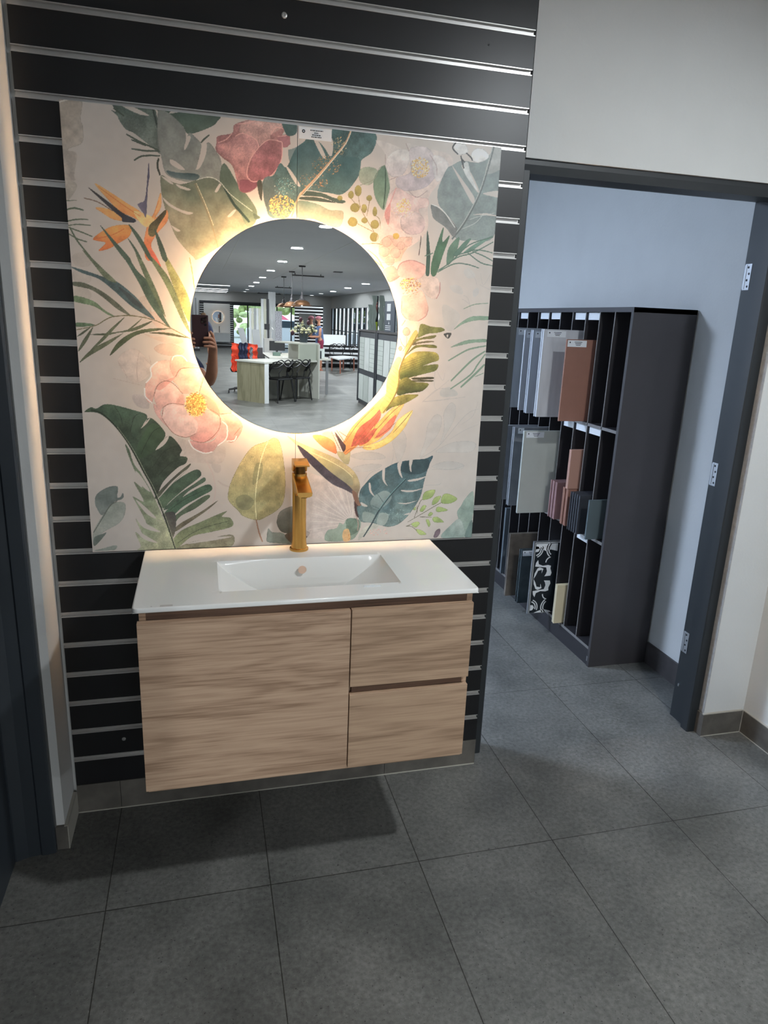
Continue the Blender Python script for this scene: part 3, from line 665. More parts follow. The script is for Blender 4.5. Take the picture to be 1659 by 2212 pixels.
["L",[179,252,216,302,259,318],[38,44,34],2,70],
["L",[193,227,234,268,274,276],[38,44,34],2,70],
["L",[224,124,270,157,335,186],[38,44,34],2,70],
["L",[241,18,307,60,399,84],[38,44,34],2,70],
["L",[105,375,99,406,86,430],[38,44,34],2,70],
["P",[6,62,32,108,61,146,96,149,96,115,77,86,29,57,7,19],[134,140,130],[146,148,138],1,1,100],
["P",[16,151,23,176,53,196,80,198,80,175,94,178,93,162,69,152,53,133,33,113,22,130],[92,102,98],[116,122,116],1,1,100],
["P",[82,185,92,182,88,168,78,165],0,0,0,0,100],
["L",[6,60,36,108,57,141,77,154],[84,88,80],3,100],
["P",[5,4,26,10,66,19,59,4],[124,130,120],0,0,1,100],
["P",[7,45,29,55,41,57,7,19],[96,106,98],0,0,1,100],
["P",[531,340,548,329,560,278,567,203,561,142,543,115,509,94,479,83,437,98,424,114,396,146,394,172,405,211,435,270,468,313,510,329],[170,154,102],[140,136,92],2,3,100],
["P",[417,154,446,166,471,144,454,118,425,123],[96,98,72],0,0,1,50],
["P",[476,257,497,261,493,222,467,197],[110,112,76],0,0,1,50],
["L",[516,334,493,274,478,188,475,135,478,85],[206,196,146],3,100],
["L",[477,86,485,45,496,12],[140,100,76],5,100],
["P",[541,84,552,110,587,125,604,118,604,45,561,40,543,61],[120,120,112],[60,62,52],2,1,100],
["P",[509,26,514,55,526,43,561,37,587,4,535,7,511,12],[122,128,120],[94,106,98],2,1,100],
["P",[565,30,587,41,605,40,605,3,587,4],[74,64,52],0,0,1,100],
["P",[627,44,645,36,630,18],[72,62,56],0,0,1,100],
["P",[605,226,659,225,719,198,771,171,792,109,791,65,748,30,628,30],[184,166,156],[174,162,156],0,1,70],
["L",[782,65,645,33],[164,150,144],2,60],
["L",[782,65,642,47],[206,192,182],2,60],
["L",[782,65,640,61],[164,150,144],2,60],
["L",[782,65,640,75],[206,192,182],2,60],
["L",[782,65,641,88],[164,150,144],2,60],
["L",[782,65,643,102],[206,192,182],2,60],
["L",[782,65,646,115],[164,150,144],2,60],
["L",[782,65,651,128],[206,192,182],2,60],
["L",[782,65,657,140],[164,150,144],2,60],
["L",[782,65,664,151],[206,192,182],2,60],
["L",[782,65,672,161],[164,150,144],2,60],
["L",[782,65,680,171],[206,192,182],2,60],
["L",[782,65,690,180],[164,150,144],2,60],
["L",[782,65,701,188],[206,192,182],2,60],
["L",[782,65,712,195],[164,150,144],2,60],
["L",[782,65,724,200],[206,192,182],2,60],
["L",[782,65,736,205],[164,150,144],2,60],
["L",[782,65,749,208],[206,192,182],2,60],
["L",[782,65,763,210],[164,150,144],2,60],
["L",[782,65,776,210],[206,192,182],2,60],
["P",[739,66,752,61,765,79,804,73,809,55,797,24,775,7,697,7,700,41,730,49],[134,148,134],[112,130,116],1,1,100],
["P",[760,72,778,81,804,71,801,37,770,25],[88,108,94],0,1,2,100],
["P",[752,39,770,43,775,7,753,5],[214,160,100],0,0,1,80],
["D",768,18,11,14,30,[[180,96,40],[214,150,80]],2],
["P",[802,5,810,37,844,58,871,53,819,18],[166,166,154],0,0,1,100],
["D",872,30,36,14,40,[[196,160,150],[184,140,130]],3],
["P",[785,136,798,140,816,126,804,82,790,96],[64,44,44],0,0,1,100],
["L",[788,100,800,64,799,37],[150,120,110],3,100],
["P",[572,346,608,326,666,301,725,275,769,245,791,219,803,184,797,153,816,122,793,136,780,162,762,180,718,203,667,250,625,293,592,326],[196,180,120],[122,104,84],1,1,100],
["P",[667,276,726,258,769,223,779,189,744,202,692,237],[150,140,90],[120,124,110],0,0,60],
["P",[604,318,650,284,709,231,762,191,788,162,780,160,753,175,710,196,659,242,621,284],[56,50,62],[80,72,78],0,2,100],
["P",[777,171,793,162,798,140,818,120,798,122,785,140],[120,84,66],0,0,1,100],
["L",[625,305,688,275,743,245,778,215],[236,220,160],2,70],
["P",[678,351,707,355,725,296,708,313],[236,208,150],0,0,1,100],
["P",[649,346,682,346,716,326,725,292,708,296,679,313],[244,180,96],[222,124,72],2,1,100],
["P",[725,296,750,296,767,309,764,258,743,266],[190,180,130],[160,150,110],1,1,100],
["P",[741,317,749,334,773,375,823,425,872,471,869,446,853,401,809,334,767,296,750,288],[252,204,120],[236,150,78],2,1,100],
["P",[831,430,872,471,893,488,885,455,870,426],[250,214,130],[240,180,100],1,1,100],
["P",[771,317,791,367,832,401,861,430,858,397,833,367,809,329,775,313],[216,104,80],[196,84,66],1,2,100],
["P",[800,325,833,367,866,401,899,434,937,453,918,414,893,372,852,329,801,313],[248,200,110],[232,164,80],2,1,100],
["P",[847,342,876,380,905,409,911,405,894,367,860,342],[222,112,84],0,1,2,100],
["P",[792,325,833,363,850,367,826,329,801,317],[208,90,72],0,1,2,100],
["P",[809,313,861,329,898,359,918,397,963,427,953,397,937,367,900,329,853,304,818,302],[250,210,120],[230,180,90],2,1,100],
["L",[903,355,940,397,961,424],[130,74,44],2,100],
["L",[843,338,877,359,910,388],[130,74,44],2,100],
["L",[809,325,850,367,896,418,935,451],[130,74,44],2,100],
["L",[750,325,790,384,839,434],[130,74,44],2,100],
["L",[767,300,809,338,849,392],[130,74,44],2,100],
["L",[750,292,775,308,835,308],[130,74,44],2,100],
["L",[715,350,741,325,746,300],[130,74,44],2,100],
["L",[775,317,816,367,857,417],[130,74,44],2,100],
["L",[792,317,834,355,845,384],[130,74,44],2,100],
["P",[717,359,741,330,754,313,746,296,733,321],[76,56,58],0,0,2,100],
["L",[707,359,724,325,737,300],[90,70,44],2,100],
["L",[723,363,750,325],[90,70,44],2,100],
["L",[732,359,758,342],[90,70,44],2,100],
["P",[921,580,913,560,915,517,910,488,897,453,880,426,865,415,858,435,875,473,876,511,884,545,895,568,903,583,912,589],[232,220,128],[214,196,106],1,1,100],
["P",[937,632,959,669,969,655,952,627,933,592,929,600],[182,170,92],[200,186,104],1,1,100],
["P",[969,655,973,683,982,689,1009,682,1043,680,1053,672,1029,664,999,660,969,647],[120,122,62],[96,104,54],1,2,100],
["P",[957,641,996,652,1026,657,1018,647,981,642,958,632],[112,110,60],0,1,2,100],
["P",[958,632,1000,639,1023,637,982,631,952,624],[110,100,70],0,1,2,100],
["P",[958,622,982,627,1025,627,1028,618,983,620,959,614,935,595],[112,112,52],0,1,2,100],
["P",[933,586,959,604,1002,608,1033,603,1040,583,1016,574,989,563,1004,566,1038,569,1033,551,1006,542,963,531,921,520,915,546,921,575],[176,160,74],[70,84,40],1,2,100],
["P",[959,527,1022,530,1021,524,964,521],[66,64,40],0,1,2,100],
["P",[959,519,1021,521,1020,516,964,515],[70,70,42],0,1,2,100],
["P",[915,514,939,528,964,515,1011,510,996,489,978,483,947,479,911,474],[150,142,62],[60,70,38],1,2,100],
["P",[908,468,941,475,980,475,961,460,931,445,897,435,877,423,894,453],[164,152,70],[84,90,48],1,2,100],
["L",[919,566,949,577,1002,597],[84,80,40],2,60],
["L",[918,558,949,570,1003,591],[84,80,40],2,60],
["L",[918,550,949,563,1003,585],[84,80,40],2,60],
["L",[917,542,950,556,1003,580],[84,80,40],2,60],
["L",[917,534,950,549,1004,574],[84,80,40],2,60],
["L",[916,526,950,542,1004,568],[84,80,40],2,60],
["L",[916,518,951,535,1004,562],[84,80,40],2,60],
["L",[915,510,951,529,1005,557],[84,80,40],2,60],
["L",[915,502,951,522,1005,551],[84,80,40],2,60],
["L",[914,546,895,560],[140,124,60],2,60],
["L",[911,534,892,548],[140,124,60],2,60],
["L",[908,522,888,536],[140,124,60],2,60],
["L",[904,509,885,524],[140,124,60],2,60],
["L",[901,497,881,511],[140,124,60],2,60],
["L",[898,485,878,499],[140,124,60],2,60],
["L",[895,473,875,487],[140,124,60],2,60],
["L",[892,461,871,475],[140,124,60],2,60],
["L",[889,448,868,463],[140,124,60],2,60],
["L",[968,658,952,629,932,595,923,575,915,546,915,517,909,485,894,453,868,418],[112,96,44],5,100],
["P",[1082,675,1104,697,1134,715,1161,719,1195,719,1195,709,1150,705,1113,694],[104,130,108],[120,142,122],1,1,100],
["P",[1075,622,1117,642,1148,648,1192,650,1193,642,1149,638,1112,630],[104,130,108],[120,142,122],1,1,100],
["L",[1071,581,1126,613,1157,623,1193,630],[104,126,106],6,100],
["L",[1084,519,1135,571,1159,592,1192,614],[104,126,106],7,100],
["L",[1084,494,1147,539,1170,572,1193,605],[104,126,106],6,100],
["L",[1118,500,1163,542,1193,573],[104,126,106],8,100],
["L",[1110,738,1146,753,1190,758],[104,126,106],3,100],
["L",[1164,534,1192,546],[104,126,106],3,100],
["P",[1051,662,1075,665,1070,650,1061,650],[62,62,58],0,0,1,100],
["P",[1060,658,1066,660,1064,651],0,0,0,0,100],
["P",[1040,281,1014,272,969,268,920,260,877,239,843,218,822,196,803,171,800,140,807,122,794,118,799,91,809,68,844,63,876,53,903,47,934,55,961,77,978,99,995,126,1007,153,1014,193,1021,224,1028,250],[50,76,84],[92,112,110],2,2,100],
["P",[850,152,885,169,908,151,895,124,860,107,838,126],[150,158,150],[110,128,126],0,0,60],
["P",[816,100,852,90,853,67,817,70],[140,150,142],0,0,0,60],
["P",[870,94,901,88,889,55,862,58],[156,164,156],0,0,0,60],
["P",[960,264,1023,270,1025,237,989,220,940,230,925,252],[38,54,58],0,0,0,60],
["P",[822,196,848,213,866,187,841,161,810,153],[46,74,80],0,0,1,50],
["P",[961,269,972,268,969,247,970,229,964,238],0,0,0,0,100],
["P",[922,256,937,264,933,238,941,210,929,225],0,0,0,0,100],
["P",[874,237,882,240,883,204,893,184,876,204],0,0,0,0,100],
["P",[830,194,836,193,840,170,851,151,835,166],0,0,0,0,100],
["P",[960,202,995,208,1022,214,999,202,968,197],0,0,0,0,100],
["P",[939,170,974,168,1012,174,979,163,947,164],0,0,0,0,100],
["P",[926,128,958,126,996,134,958,122],0,0,0,0,100],
["P",[806,133,828,121,825,117,811,121],0,0,0,0,100],
["P",[951,87,971,93,967,86],0,0,0,0,100],
["D",924,87,36,23,60,[[150,170,168],[90,120,124]],2],
["L",[954,207,907,157,869,105,844,58,819,16],[44,60,64],6,100],
["L",[952,208,905,158,867,106],[96,140,140],2,100],
["L",[886,124,858,161],[60,80,80],2,100],
["L",[874,107,842,121],[60,80,80],2,100],
["P",[1012,139,1020,162,1054,168,1044,143,1019,135],[152,166,98],[128,148,84],2,1,100],
["P",[1077,124,1083,151,1104,153,1133,136,1110,121],[152,166,98],[128,148,84],2,1,100],
["P",[1046,118,1053,141,1076,147,1064,124],[152,166,98],[128,148,84],2,1,100],
["P",[1061,99,1069,111,1103,98,1070,92],[152,166,98],[128,148,84],2,1,100],
["P",[1051,72,1067,76,1091,57,1059,58],[152,166,98],[128,148,84],2,1,100],
["P",[1028,66,1037,68,1045,52,1039,43],[152,166,98],[128,148,84],2,1,100],
["P",[1005,99,1016,117,1027,114,1017,96],[152,166,98],[128,148,84],2,1,100],
["P",[978,54,998,62,1008,55,995,42],[152,166,98],[128,148,84],2,1,100],
["P",[995,35,1014,32,1033,17,1010,16],[152,166,98],[128,148,84],2,1,100],
["P",[1034,82,1042,93,1052,88,1043,79],[152,166,98],[128,148,84],2,1,100],
["P",[982,104,991,113,991,101],[152,166,98],[128,148,84],2,1,100],
["L",[966,61,1015,89,1060,115,1082,126],[74,70,48],2,100],
["L",[988,76,1004,126,1012,137],[74,70,48],2,100],
["L",[1006,78,1048,75],[74,70,48],2,100],
["L",[962,47,981,45,1000,30],[74,70,48],2,100],
["L",[962,47,980,54],[74,70,48],2,100],
["L",[997,90,995,117],[74,70,48],2,100],
["P",[1136,86,1149,113,1161,136,1188,158,1192,70,1171,10,1159,34],[134,148,136],[108,128,118],1,1,100],
["P",[1085,4,1120,49,1147,67,1164,34,1171,3],[142,154,146],[120,138,130],1,1,100],
["P",[1169,3,1178,38,1191,61,1195,4],[96,116,110],0,1,1,100],
["P",[1059,7,1065,28,1079,34,1080,18,1069,4],[104,88,96],0,2,1,100]
]
PW, PH = 1194, 1195
def mural():
    S = 1.3333; Wp, Hp = int(PW*S), int(PH*S)
    rng = np.random.default_rng(3)
    def noise2(sc):
        g = rng.random((Hp//sc+3, Wp//sc+3)); yy = np.arange(Hp)/sc; xx = np.arange(Wp)/sc
        y0 = yy.astype(int); x0 = xx.astype(int); fy = (yy-y0)[:, None]; fx = (xx-x0)[None, :]
        fy = fy*fy*(3-2*fy); fx = fx*fx*(3-2*fx)
        a = g[y0][:, x0]; b_ = g[y0][:, x0+1]; c = g[y0+1][:, x0]; d = g[y0+1][:, x0+1]
        return (a*(1-fx)+b_*fx)*(1-fy)+(c*(1-fx)+d*fx)*fy
    n1 = noise2(70); n2 = noise2(22); n3 = noise2(5); n4 = rng.random((Hp, Wp))
    gain = 1.27
    base = np.array([168, 160, 152.0])*gain
    img = np.ones((Hp, Wp, 3))*base * (1+0.035*(n1-0.5)+0.02*(n2-0.5))[..., None]
    bgimg = img.copy()
    def spline(p, closed):
        n = len(p); out = []
        for i in range(n if closed else n-1):
            p0 = p[(i-1) % n] if closed or i > 0 else p[i]; p1 = p[i]; p2 = p[(i+1) % n]; p3 = p[(i+2) % n] if closed or i+2 < n else p2
            for t in (0, 0.2, 0.4, 0.6, 0.8):
                out.append(0.5*((2*p1)+(-p0+p2)*t+(2*p0-5*p1+4*p2-p3)*t*t+(-p0+3*p1-3*p2+p3)*t**3))
        if not closed: out.append(p[-1])
        return np.array(out)
    def fill(q):   # antialiased even-odd coverage of polygon q (canvas px, y up)
        x0 = int(max(0, q[:, 0].min()-2)); x1 = int(min(Wp, q[:, 0].max()+3)); y0 = int(max(0, q[:, 1].min()-2)); y1 = int(min(Hp, q[:, 1].max()+3))
        if x1 <= x0 or y1 <= y0: return None
        w, h = (x1-x0)*2, (y1-y0)*2; acc = np.zeros((h, w+1), dtype=np.int32)
        P2 = (q-np.array([x0, y0]))*2
        for i in range(len(P2)):
            ax, ay = P2[i]; bx, by = P2[(i+1) % len(P2)]
            if ay == by: continue
            if ay > by: ax, ay, bx, by = bx, by, ax, ay
            r0 = int(max(0, math.ceil(ay-0.5))); r1 = int(min(h-1, math.ceil(by-0.5)-1))
            if r1 < r0: continue
            rr = np.arange(r0, r1+1); xi = ax+(rr+0.5-ay)/(by-ay)*(bx-ax)
            np.add.at(acc, (rr, np.clip(np.ceil(xi-0.5).astype(int), 0, w)), 1)
        m = (np.cumsum(acc, 1)[:, :w] % 2).astype(float)
        return x0, x1, y0, y1, m.reshape(h//2, 2, w//2, 2).mean((1, 3))
    def blur(m, k):
        for ax in (0, 1):
            pad = [(0, 0), (0, 0)]; pad[ax] = (k, k); c = np.cumsum(np.pad(m, pad, mode='edge'), ax)
            m = (np.take(c, range(2*k, c.shape[ax]), ax) - np.take(np.insert(c, 0, 0, ax), range(0, c.shape[ax]-2*k), ax))/(2*k+1) if False else m
        r = m
        for _ in range(k):
            p = np.pad(r, 1, mode='constant'); r = (p[:-2, 1:-1]+p[2:, 1:-1]+p[1:-1, :-2]+p[1:-1, 2:]+r)/5
        return r
    def comp(bb, mask, col):
        x0, x1, y0, y1 = bb; img[y0:y1, x0:x1] = img[y0:y1, x0:x1]*(1-mask[..., None])+col*mask[..., None]
    for o in OPS:
        if o[0] == 'P':
            q = spline(np.array(o[1], float).reshape(-1, 2)*S, True); r = fill(q)
            if r is None: continue
            x0, x1, y0, y1, m = r; tex = o[5]
            if o[2] == 0: comp((x0, x1, y0, y1), m, bgimg[y0:y1, x0:x1]); continue
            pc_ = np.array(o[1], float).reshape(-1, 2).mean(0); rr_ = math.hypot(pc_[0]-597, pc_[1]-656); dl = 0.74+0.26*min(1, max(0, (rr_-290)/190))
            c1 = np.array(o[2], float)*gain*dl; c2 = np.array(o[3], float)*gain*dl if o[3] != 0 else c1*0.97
            N1 = n1[y0:y1, x0:x1]; N2 = n2[y0:y1, x0:x1]; N3 = n3[y0:y1, x0:x1]
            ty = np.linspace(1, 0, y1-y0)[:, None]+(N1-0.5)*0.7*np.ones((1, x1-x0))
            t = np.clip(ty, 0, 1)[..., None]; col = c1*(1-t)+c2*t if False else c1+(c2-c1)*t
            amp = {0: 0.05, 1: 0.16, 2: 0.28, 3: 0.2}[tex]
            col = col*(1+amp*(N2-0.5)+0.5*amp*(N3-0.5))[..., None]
            if tex == 2: col = col*(1+0.16*(n4[y0:y1, x0:x1]-0.5))[..., None]
            if tex == 3:
                yy, xx = np.mgrid[y0:y1, x0:x1]; col = col*(1+0.13*np.sign(np.sin(xx*0.9)*np.sin(yy*0.9)))[..., None]
            if o[4]:
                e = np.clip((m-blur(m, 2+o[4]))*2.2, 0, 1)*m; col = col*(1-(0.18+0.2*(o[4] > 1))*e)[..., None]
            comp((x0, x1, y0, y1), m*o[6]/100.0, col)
        elif o[0] == 'L':
            p = spline(np.array(o[1], float).reshape(-1, 2)*S, False); n = len(p)
            d = np.gradient(p, axis=0); nn = np.stack([-d[:, 1], d[:, 0]], 1)/(np.hypot(d[:, 0], d[:, 1])[:, None]+1e-9)
            w = max(0.55, o[3]*0.42)*S*np.sin(np.linspace(0.25, 0.75, n)*PI)[:, None]**0.8
            r = fill(np.concatenate([p+nn*w, (p-nn*w)[::-1]]))
            if r is None: continue
            x0, x1, y0, y1, m = r; comp((x0, x1, y0, y1), m*o[4]/100.0, np.array(o[2], float)*gain)
        else:
            _, cx, cy, rx, ry, n, cols, sz = o
            for _k in range(n):
                a = rng.random()*2*PI; rr = math.sqrt(rng.random()); x = (cx+rx*rr*math.cos(a))*S; y = (cy+ry*rr*math.sin(a))*S; s = sz*0.5*S*(0.6+0.6*rng.random())
                c = np.array(cols[rng.integers(len(cols))], float)*gain
                if not (3 < x < Wp-4 and 3 < y < Hp-4): continue
                x0, y0 = int(x-s-1), int(y-s-1); x1, y1 = int(x+s+2), int(y+s+2); yy, xx = np.mgrid[y0:y1, x0:x1]
                m = np.clip(s-np.hypot(xx-x, yy-y)+0.5, 0, 1); comp((x0, x1, y0, y1), m, c)
    g_ = img.mean(2, keepdims=True); img = g_+(img-g_)*0.80
    return np.clip(img, 0, 238)
IMG = mural()
mMUR = bpy.data.materials.new('printed_floral_glaze'); mMUR.use_nodes = True
_t = mMUR.node_tree; _b = _t.nodes['Principled BSDF']; _a = _t.nodes.new('ShaderNodeVertexColor'); _a.layer_name = 'print'
_n = _t.nodes.new('ShaderNodeTexNoise'); _n.inputs['Scale'].default_value = 260; _tc = _t.nodes.new('ShaderNodeTexCoord'); _t.links.new(_tc.outputs['Object'], _n.inputs[0])
_bp = _t.nodes.new('ShaderNodeBump'); _bp.inputs['Strength'].default_value = 0.12; _bp.inputs['Distance'].default_value = 0.001
_t.links.new(_n.outputs['Fac'], _bp.inputs['Height']); _t.links.new(_bp.outputs[0], _b.inputs['Normal']); _t.links.new(_a.outputs['Color'], _b.inputs['Base Color']); _b.inputs['Roughness'].default_value = 0.42
mTEDGE = M('tile_edge', (150, 146, 140), 0.6)
def mural_tile(x0, x1, label):
    Zb, Zt, yf = 0.8995, 2.094, -0.012; nx = int(round((x1-x0)*1000/1.25)); nz = int(round((Zt-Zb)*1000/1.25))
    X = np.linspace(x0, x1, nx+1); Z = np.linspace(Zb, Zt, nz+1); cx, cz = (x0+x1)/2, Zb
    V = np.zeros(((nx+1)*(nz+1), 3)); V[:, 0] = np.tile(X, nz+1)-cx; V[:, 2] = np.repeat(Z, nx+1)-cz
    i = (np.arange(nz)[:, None]*(nx+1)+np.arange(nx)[None]).ravel(); F = np.stack([i, i+1, i+nx+2, i+nx+1], 1)
    nv, nf = len(V), len(F)
    back = np.array([[x0-cx, -yf, 0], [x1-cx, -yf, 0], [x1-cx, -yf, Zt-cz], [x0-cx, -yf, Zt-cz]]); c = [0, nx, nv-1, nv-1-nx]
    V2 = np.concatenate([V, back]); ex = [[c[0], nv, nv+1, c[1]], [c[1], nv+1, nv+2, c[2]], [c[2], nv+2, nv+3, c[3]], [c[3], nv+3, nv, c[0]], [nv, nv+3, nv+2, nv+1]]
    F2 = np.concatenate([F, np.array(ex)])
    me = bpy.data.meshes.new('floral_wall_tile'); me.vertices.add(len(V2)); me.vertices.foreach_set('co', V2.ravel())
    me.loops.add(len(F2)*4); me.loops.foreach_set('vertex_index', F2.ravel().astype(np.int32)); me.polygons.add(len(F2))
    me.polygons.foreach_set('loop_start', np.arange(0, len(F2)*4, 4, dtype=np.int32)); me.polygons.foreach_set('loop_total', np.full(len(F2), 4, dtype=np.int32))
    me.materials.append(mMUR); me.materials.append(mTEDGE); mi = np.zeros(len(F2), dtype=np.int32); mi[nf:] = 1; me.polygons.foreach_set('material_index', mi)
    me.update(calc_edges=True)
    ix = np.clip(((np.tile(X, nz+1)+0.59707)*1000*1.3333).astype(int), 0, IMG.shape[1]-1); iz = np.clip(((np.repeat(Z, nx+1)-0.89905)*1000*1.3333).astype(int), 0, IMG.shape[0]-1)
    c8 = IMG[iz, ix]/255.0; L_ = np.where(c8 <= 0.04045, c8/12.92, ((c8+0.055)/1.055)**2.4)
    A = np.ones((len(V2), 4), dtype=np.float32); A[:nv, :3] = L_; A[nv:, :3] = 0.3
    at = me.color_attributes.new('print', 'FLOAT_COLOR', 'POINT'); at.data.foreach_set('color', A.ravel())
    o = bpy.data.objects.new('floral_wall_tile', me); COL.objects.link(o); o.location = (cx, yf, cz)
    return tag(o, label, 'wall tile', 'floral wall tiles behind the mirror')
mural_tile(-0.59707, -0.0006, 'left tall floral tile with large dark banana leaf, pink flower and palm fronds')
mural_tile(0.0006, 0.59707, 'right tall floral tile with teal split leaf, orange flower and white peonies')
pc = thing('price_card', 'small white printed card at the top of the right floral tile', 'card', (0.049, -0.0125, 2.078))
MB().box(0.004, 0.094, -0.0128, -0.0124, 2.062, 2.092).build('card_sheet', mCARD, pc)
t_ = MB().lathe((0.0165, 0, 2.081), [(0.0045, -0.0128), (0.0045, -0.0131), (0.002, -0.0131)], 12, 'y')
for z, a, c in ((2.085, 0.035, 0.070), (2.079, 0.046, 0.058), (2.074, 0.040, 0.064), (2.069, 0.038, 0.066)):
    x = a
    while x < c: w = random.uniform(0.002, 0.005); t_.box(x, min(x+w, c), -0.0131, -0.0128, z-0.0012, z+0.0012); x += w+0.0012
t_.build('printed_text', mINK, pc)

# ---------------------------------------------------------------- round backlit mirror
MC = (0.0, 1.5555); MY = -0.05
mr = thing('round_mirror', 'round frameless mirror with warm backlight glowing on the floral tiles', 'mirror', (MC[0], -0.0125, MC[1]))
MB().lathe((MC[0], 0, MC[1]), [(0.0003, MY), (0.2965, MY), (0.2980, MY+0.0012), (0.2980, MY+0.004), (0.2965, MY+0.005), (0.0003, MY+0.005)], 128, 'y').build('mirror_glass', [mMIRROR], mr)
MB().lathe((MC[0], 0, MC[1]), [(0.0003, MY+0.006), (0.2385, MY+0.006), (0.2385, -0.030), (0.2385, -0.0135), (0.0003, -0.0135)], 96, 'y').build('back_housing', M('white_powder_coat', (220, 220, 218), 0.6), mr)
mLED = M('warm_led_strip', (255, 230, 190), 0.5, emit=(RING_COL, RING))
MB().lathe((MC[0], 0, MC[1]), [(0.239, MY+0.0065), (0.242, MY+0.0065), (0.242, -0.0335), (0.239, -0.0335)], 96, 'y').build('led_strip', mLED, mr)

# ---------------------------------------------------------------- vanity
va = thing('vanity_cabinet', 'wall-hung oak vanity cabinet with one wide door and two drawers at right', 'cabinet', (0, 0, 0.37))
cb = MB().box(-0.436, -0.420, -0.445, -0.001, 0.372, 0.887).box(0.418, 0.434, -0.445, -0.001, 0.372, 0.887).box(-0.42, 0.418, -0.445, -0.001, 0.372, 0.388)
cb.box(-0.42, 0.418, -0.016, -0.001, 0.388, 0.887).box(0.086, 0.100, -0.44, -0.016, 0.388, 0.740).box(0.086, 0.100, -0.44, -0.400, 0.74, 0.862)
cb.build('carcass', mOAK, va)
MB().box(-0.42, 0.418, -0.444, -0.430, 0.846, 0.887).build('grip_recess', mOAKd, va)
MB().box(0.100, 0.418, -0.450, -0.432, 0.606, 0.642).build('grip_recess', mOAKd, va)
MB().box(-0.4405, 0.0895, -0.465, -0.446, 0.388, 0.8615).build('door', mOAK, va, bevel=0.0008)
mOAK2 = wood_mat('oak_laminate_drawer', (148, 120, 96), (176, 146, 120), (190, 160, 132), 4.3, 0.55)
MB().box(0.0925, 0.4315, -0.465, -0.446, 0.638, 0.8615).build('drawer_front', mOAK2, va, bevel=0.0008)
MB().box(0.0925, 0.4315, -0.465, -0.446, 0.388, 0.614).build('drawer_front', mOAK2, va, bevel=0.0008)

bs = thing('ceramic_basin', 'white ceramic vanity top with a shallow curved basin on the oak cabinet', 'basin', (0, -0.014, 0.877))
XT0, XT1, YB, YF, ZT, ZBt = -0.451, 0.448, -0.019, -0.463, 0.9000, 0.8872
bx0, bx1, by0, by1 = -0.243, 0.246, -0.144, -0.382   # opening
def zb(x, y):
    xc = (bx0+bx1)/2; a = (bx1-bx0)/2; s = abs(x-xc)/a
    if s >= 1 or not (by1 < y < by0): return ZT
    d = 0.124*(1-s**2.0)
    tb = min(1, (by0-y)/0.010); tf = min(1, (y-by1)/0.030)
    e = (tb*tb*(3-2*tb))*math.sin(tf*PI/2)
    return ZT-d*e-0.0015*min(1, (1-s)/0.02)
xs = sorted(set([XT0+0.004, XT1-0.004, bx0, bx1] + [XT0+0.004+(bx0-XT0-0.004)*k/10 for k in range(11)] + [bx0+(bx1-bx0)*k/96 for k in range(97)] + [bx1+(XT1-0.004-bx1)*k/10 for k in range(11)]))
ys = sorted(set([YF+0.004, YB, by0, by1] + [by0-0.010*k/8 for k in range(9)] + [by0-0.01+(by1+0.03-by0+0.01)*k/20 for k in range(21)] + [by1+0.03*k/10 for k in range(11)] + [YF+0.004+(by1-YF-0.004)*k/5 for k in range(6)] + [by0+(YB-by0)*k/5 for k in range(6)]))
xs = sorted(set(xs+[XT0+.004+k for k in (.002, .005, .0085, .012)]+[XT1-.004-k for k in (.002, .005, .0085, .012)])); ys = sorted(set(ys+[YF+.004+k for k in (.002, .005, .0085, .012)]))
def corner(x, y):
    v = y-(YF+.004)
    for x0, s in ((XT0+.004, 1), (XT1-.004, -1)):
        u = (x-x0)*s
        if u < .012 and v < .012:
            dx, dy = .012-u, .012-v; L_ = math.hypot(dx, dy); f = max(dx, dy)/L_ if L_ > 1e-9 else 1
            return x0+s*(.012-dx*f), YF+.004+.012-dy*f
    return x, y
g = MB(); V = [(*corner(x, y), zb(x, y)) for y in ys for x in xs]; nX = len(xs)
Fc = [(j*nX+i, j*nX+i+1, (j+1)*nX+i+1, (j+1)*nX+i) for j in range(len(ys)-1) for i in range(nX-1)]
g.add(V, Fc)
# rounded rim strips down to the underside
def rim(pts):
    off = [((0, 0), 0), ((0.0028, 0), 0.0012), ((0.004, 0), 0.004), ((0.004, 0), ZT-ZBt-0.002), ((0.002, 0), ZT-ZBt)]
    vs = []; n = len(pts)
    for (px, py, nx_, ny_) in pts:
        for (d, _), dz in off: vs.append((px+nx_*d, py+ny_*d, ZT-dz))
    fs = [(i*5+k, (i+1)*5+k, (i+1)*5+k+1, i*5+k+1) for i in range(n-1) for k in range(4)]; return vs, fs
pts = [(XT0+0.004, YB, -1, 0)]; pts += [(XT0+0.016-.012*math.cos(a), YF+0.016-.012*math.sin(a), -math.cos(a), -math.sin(a)) for a in (0, 0.4, 0.8, 1.2, PI/2)]
pts += [(XT1-0.016+.012*math.sin(a), YF+0.016-.012*math.cos(a), math.sin(a), -math.cos(a)) for a in (0, 0.4, 0.8, 1.2, PI/2)]; pts += [(XT1-0.004, YB, 1, 0)]
g.add(*rim(pts)); g.add([(XT0, YB, ZT), (XT1, YB, ZT), (XT1, YB, ZBt), (XT0, YB, ZBt)], [(0, 1, 2, 3)])
for a0, a1, b0, b1 in ((XT0+.002, bx0-.004, YF+.002, YB), (bx1+.004, XT1-.002, YF+.002, YB), (bx0-.004, bx1+.004, by0+.004, YB), (bx0-.004, bx1+.004, YF+.002, by1-.004)): g.add([(a0, b1, ZBt), (a1, b1, ZBt), (a1, b0, ZBt), (a0, b0, ZBt)], [(0, 1, 2, 3)])
g.build('ceramic_top', mCER, bs, smooth=True)
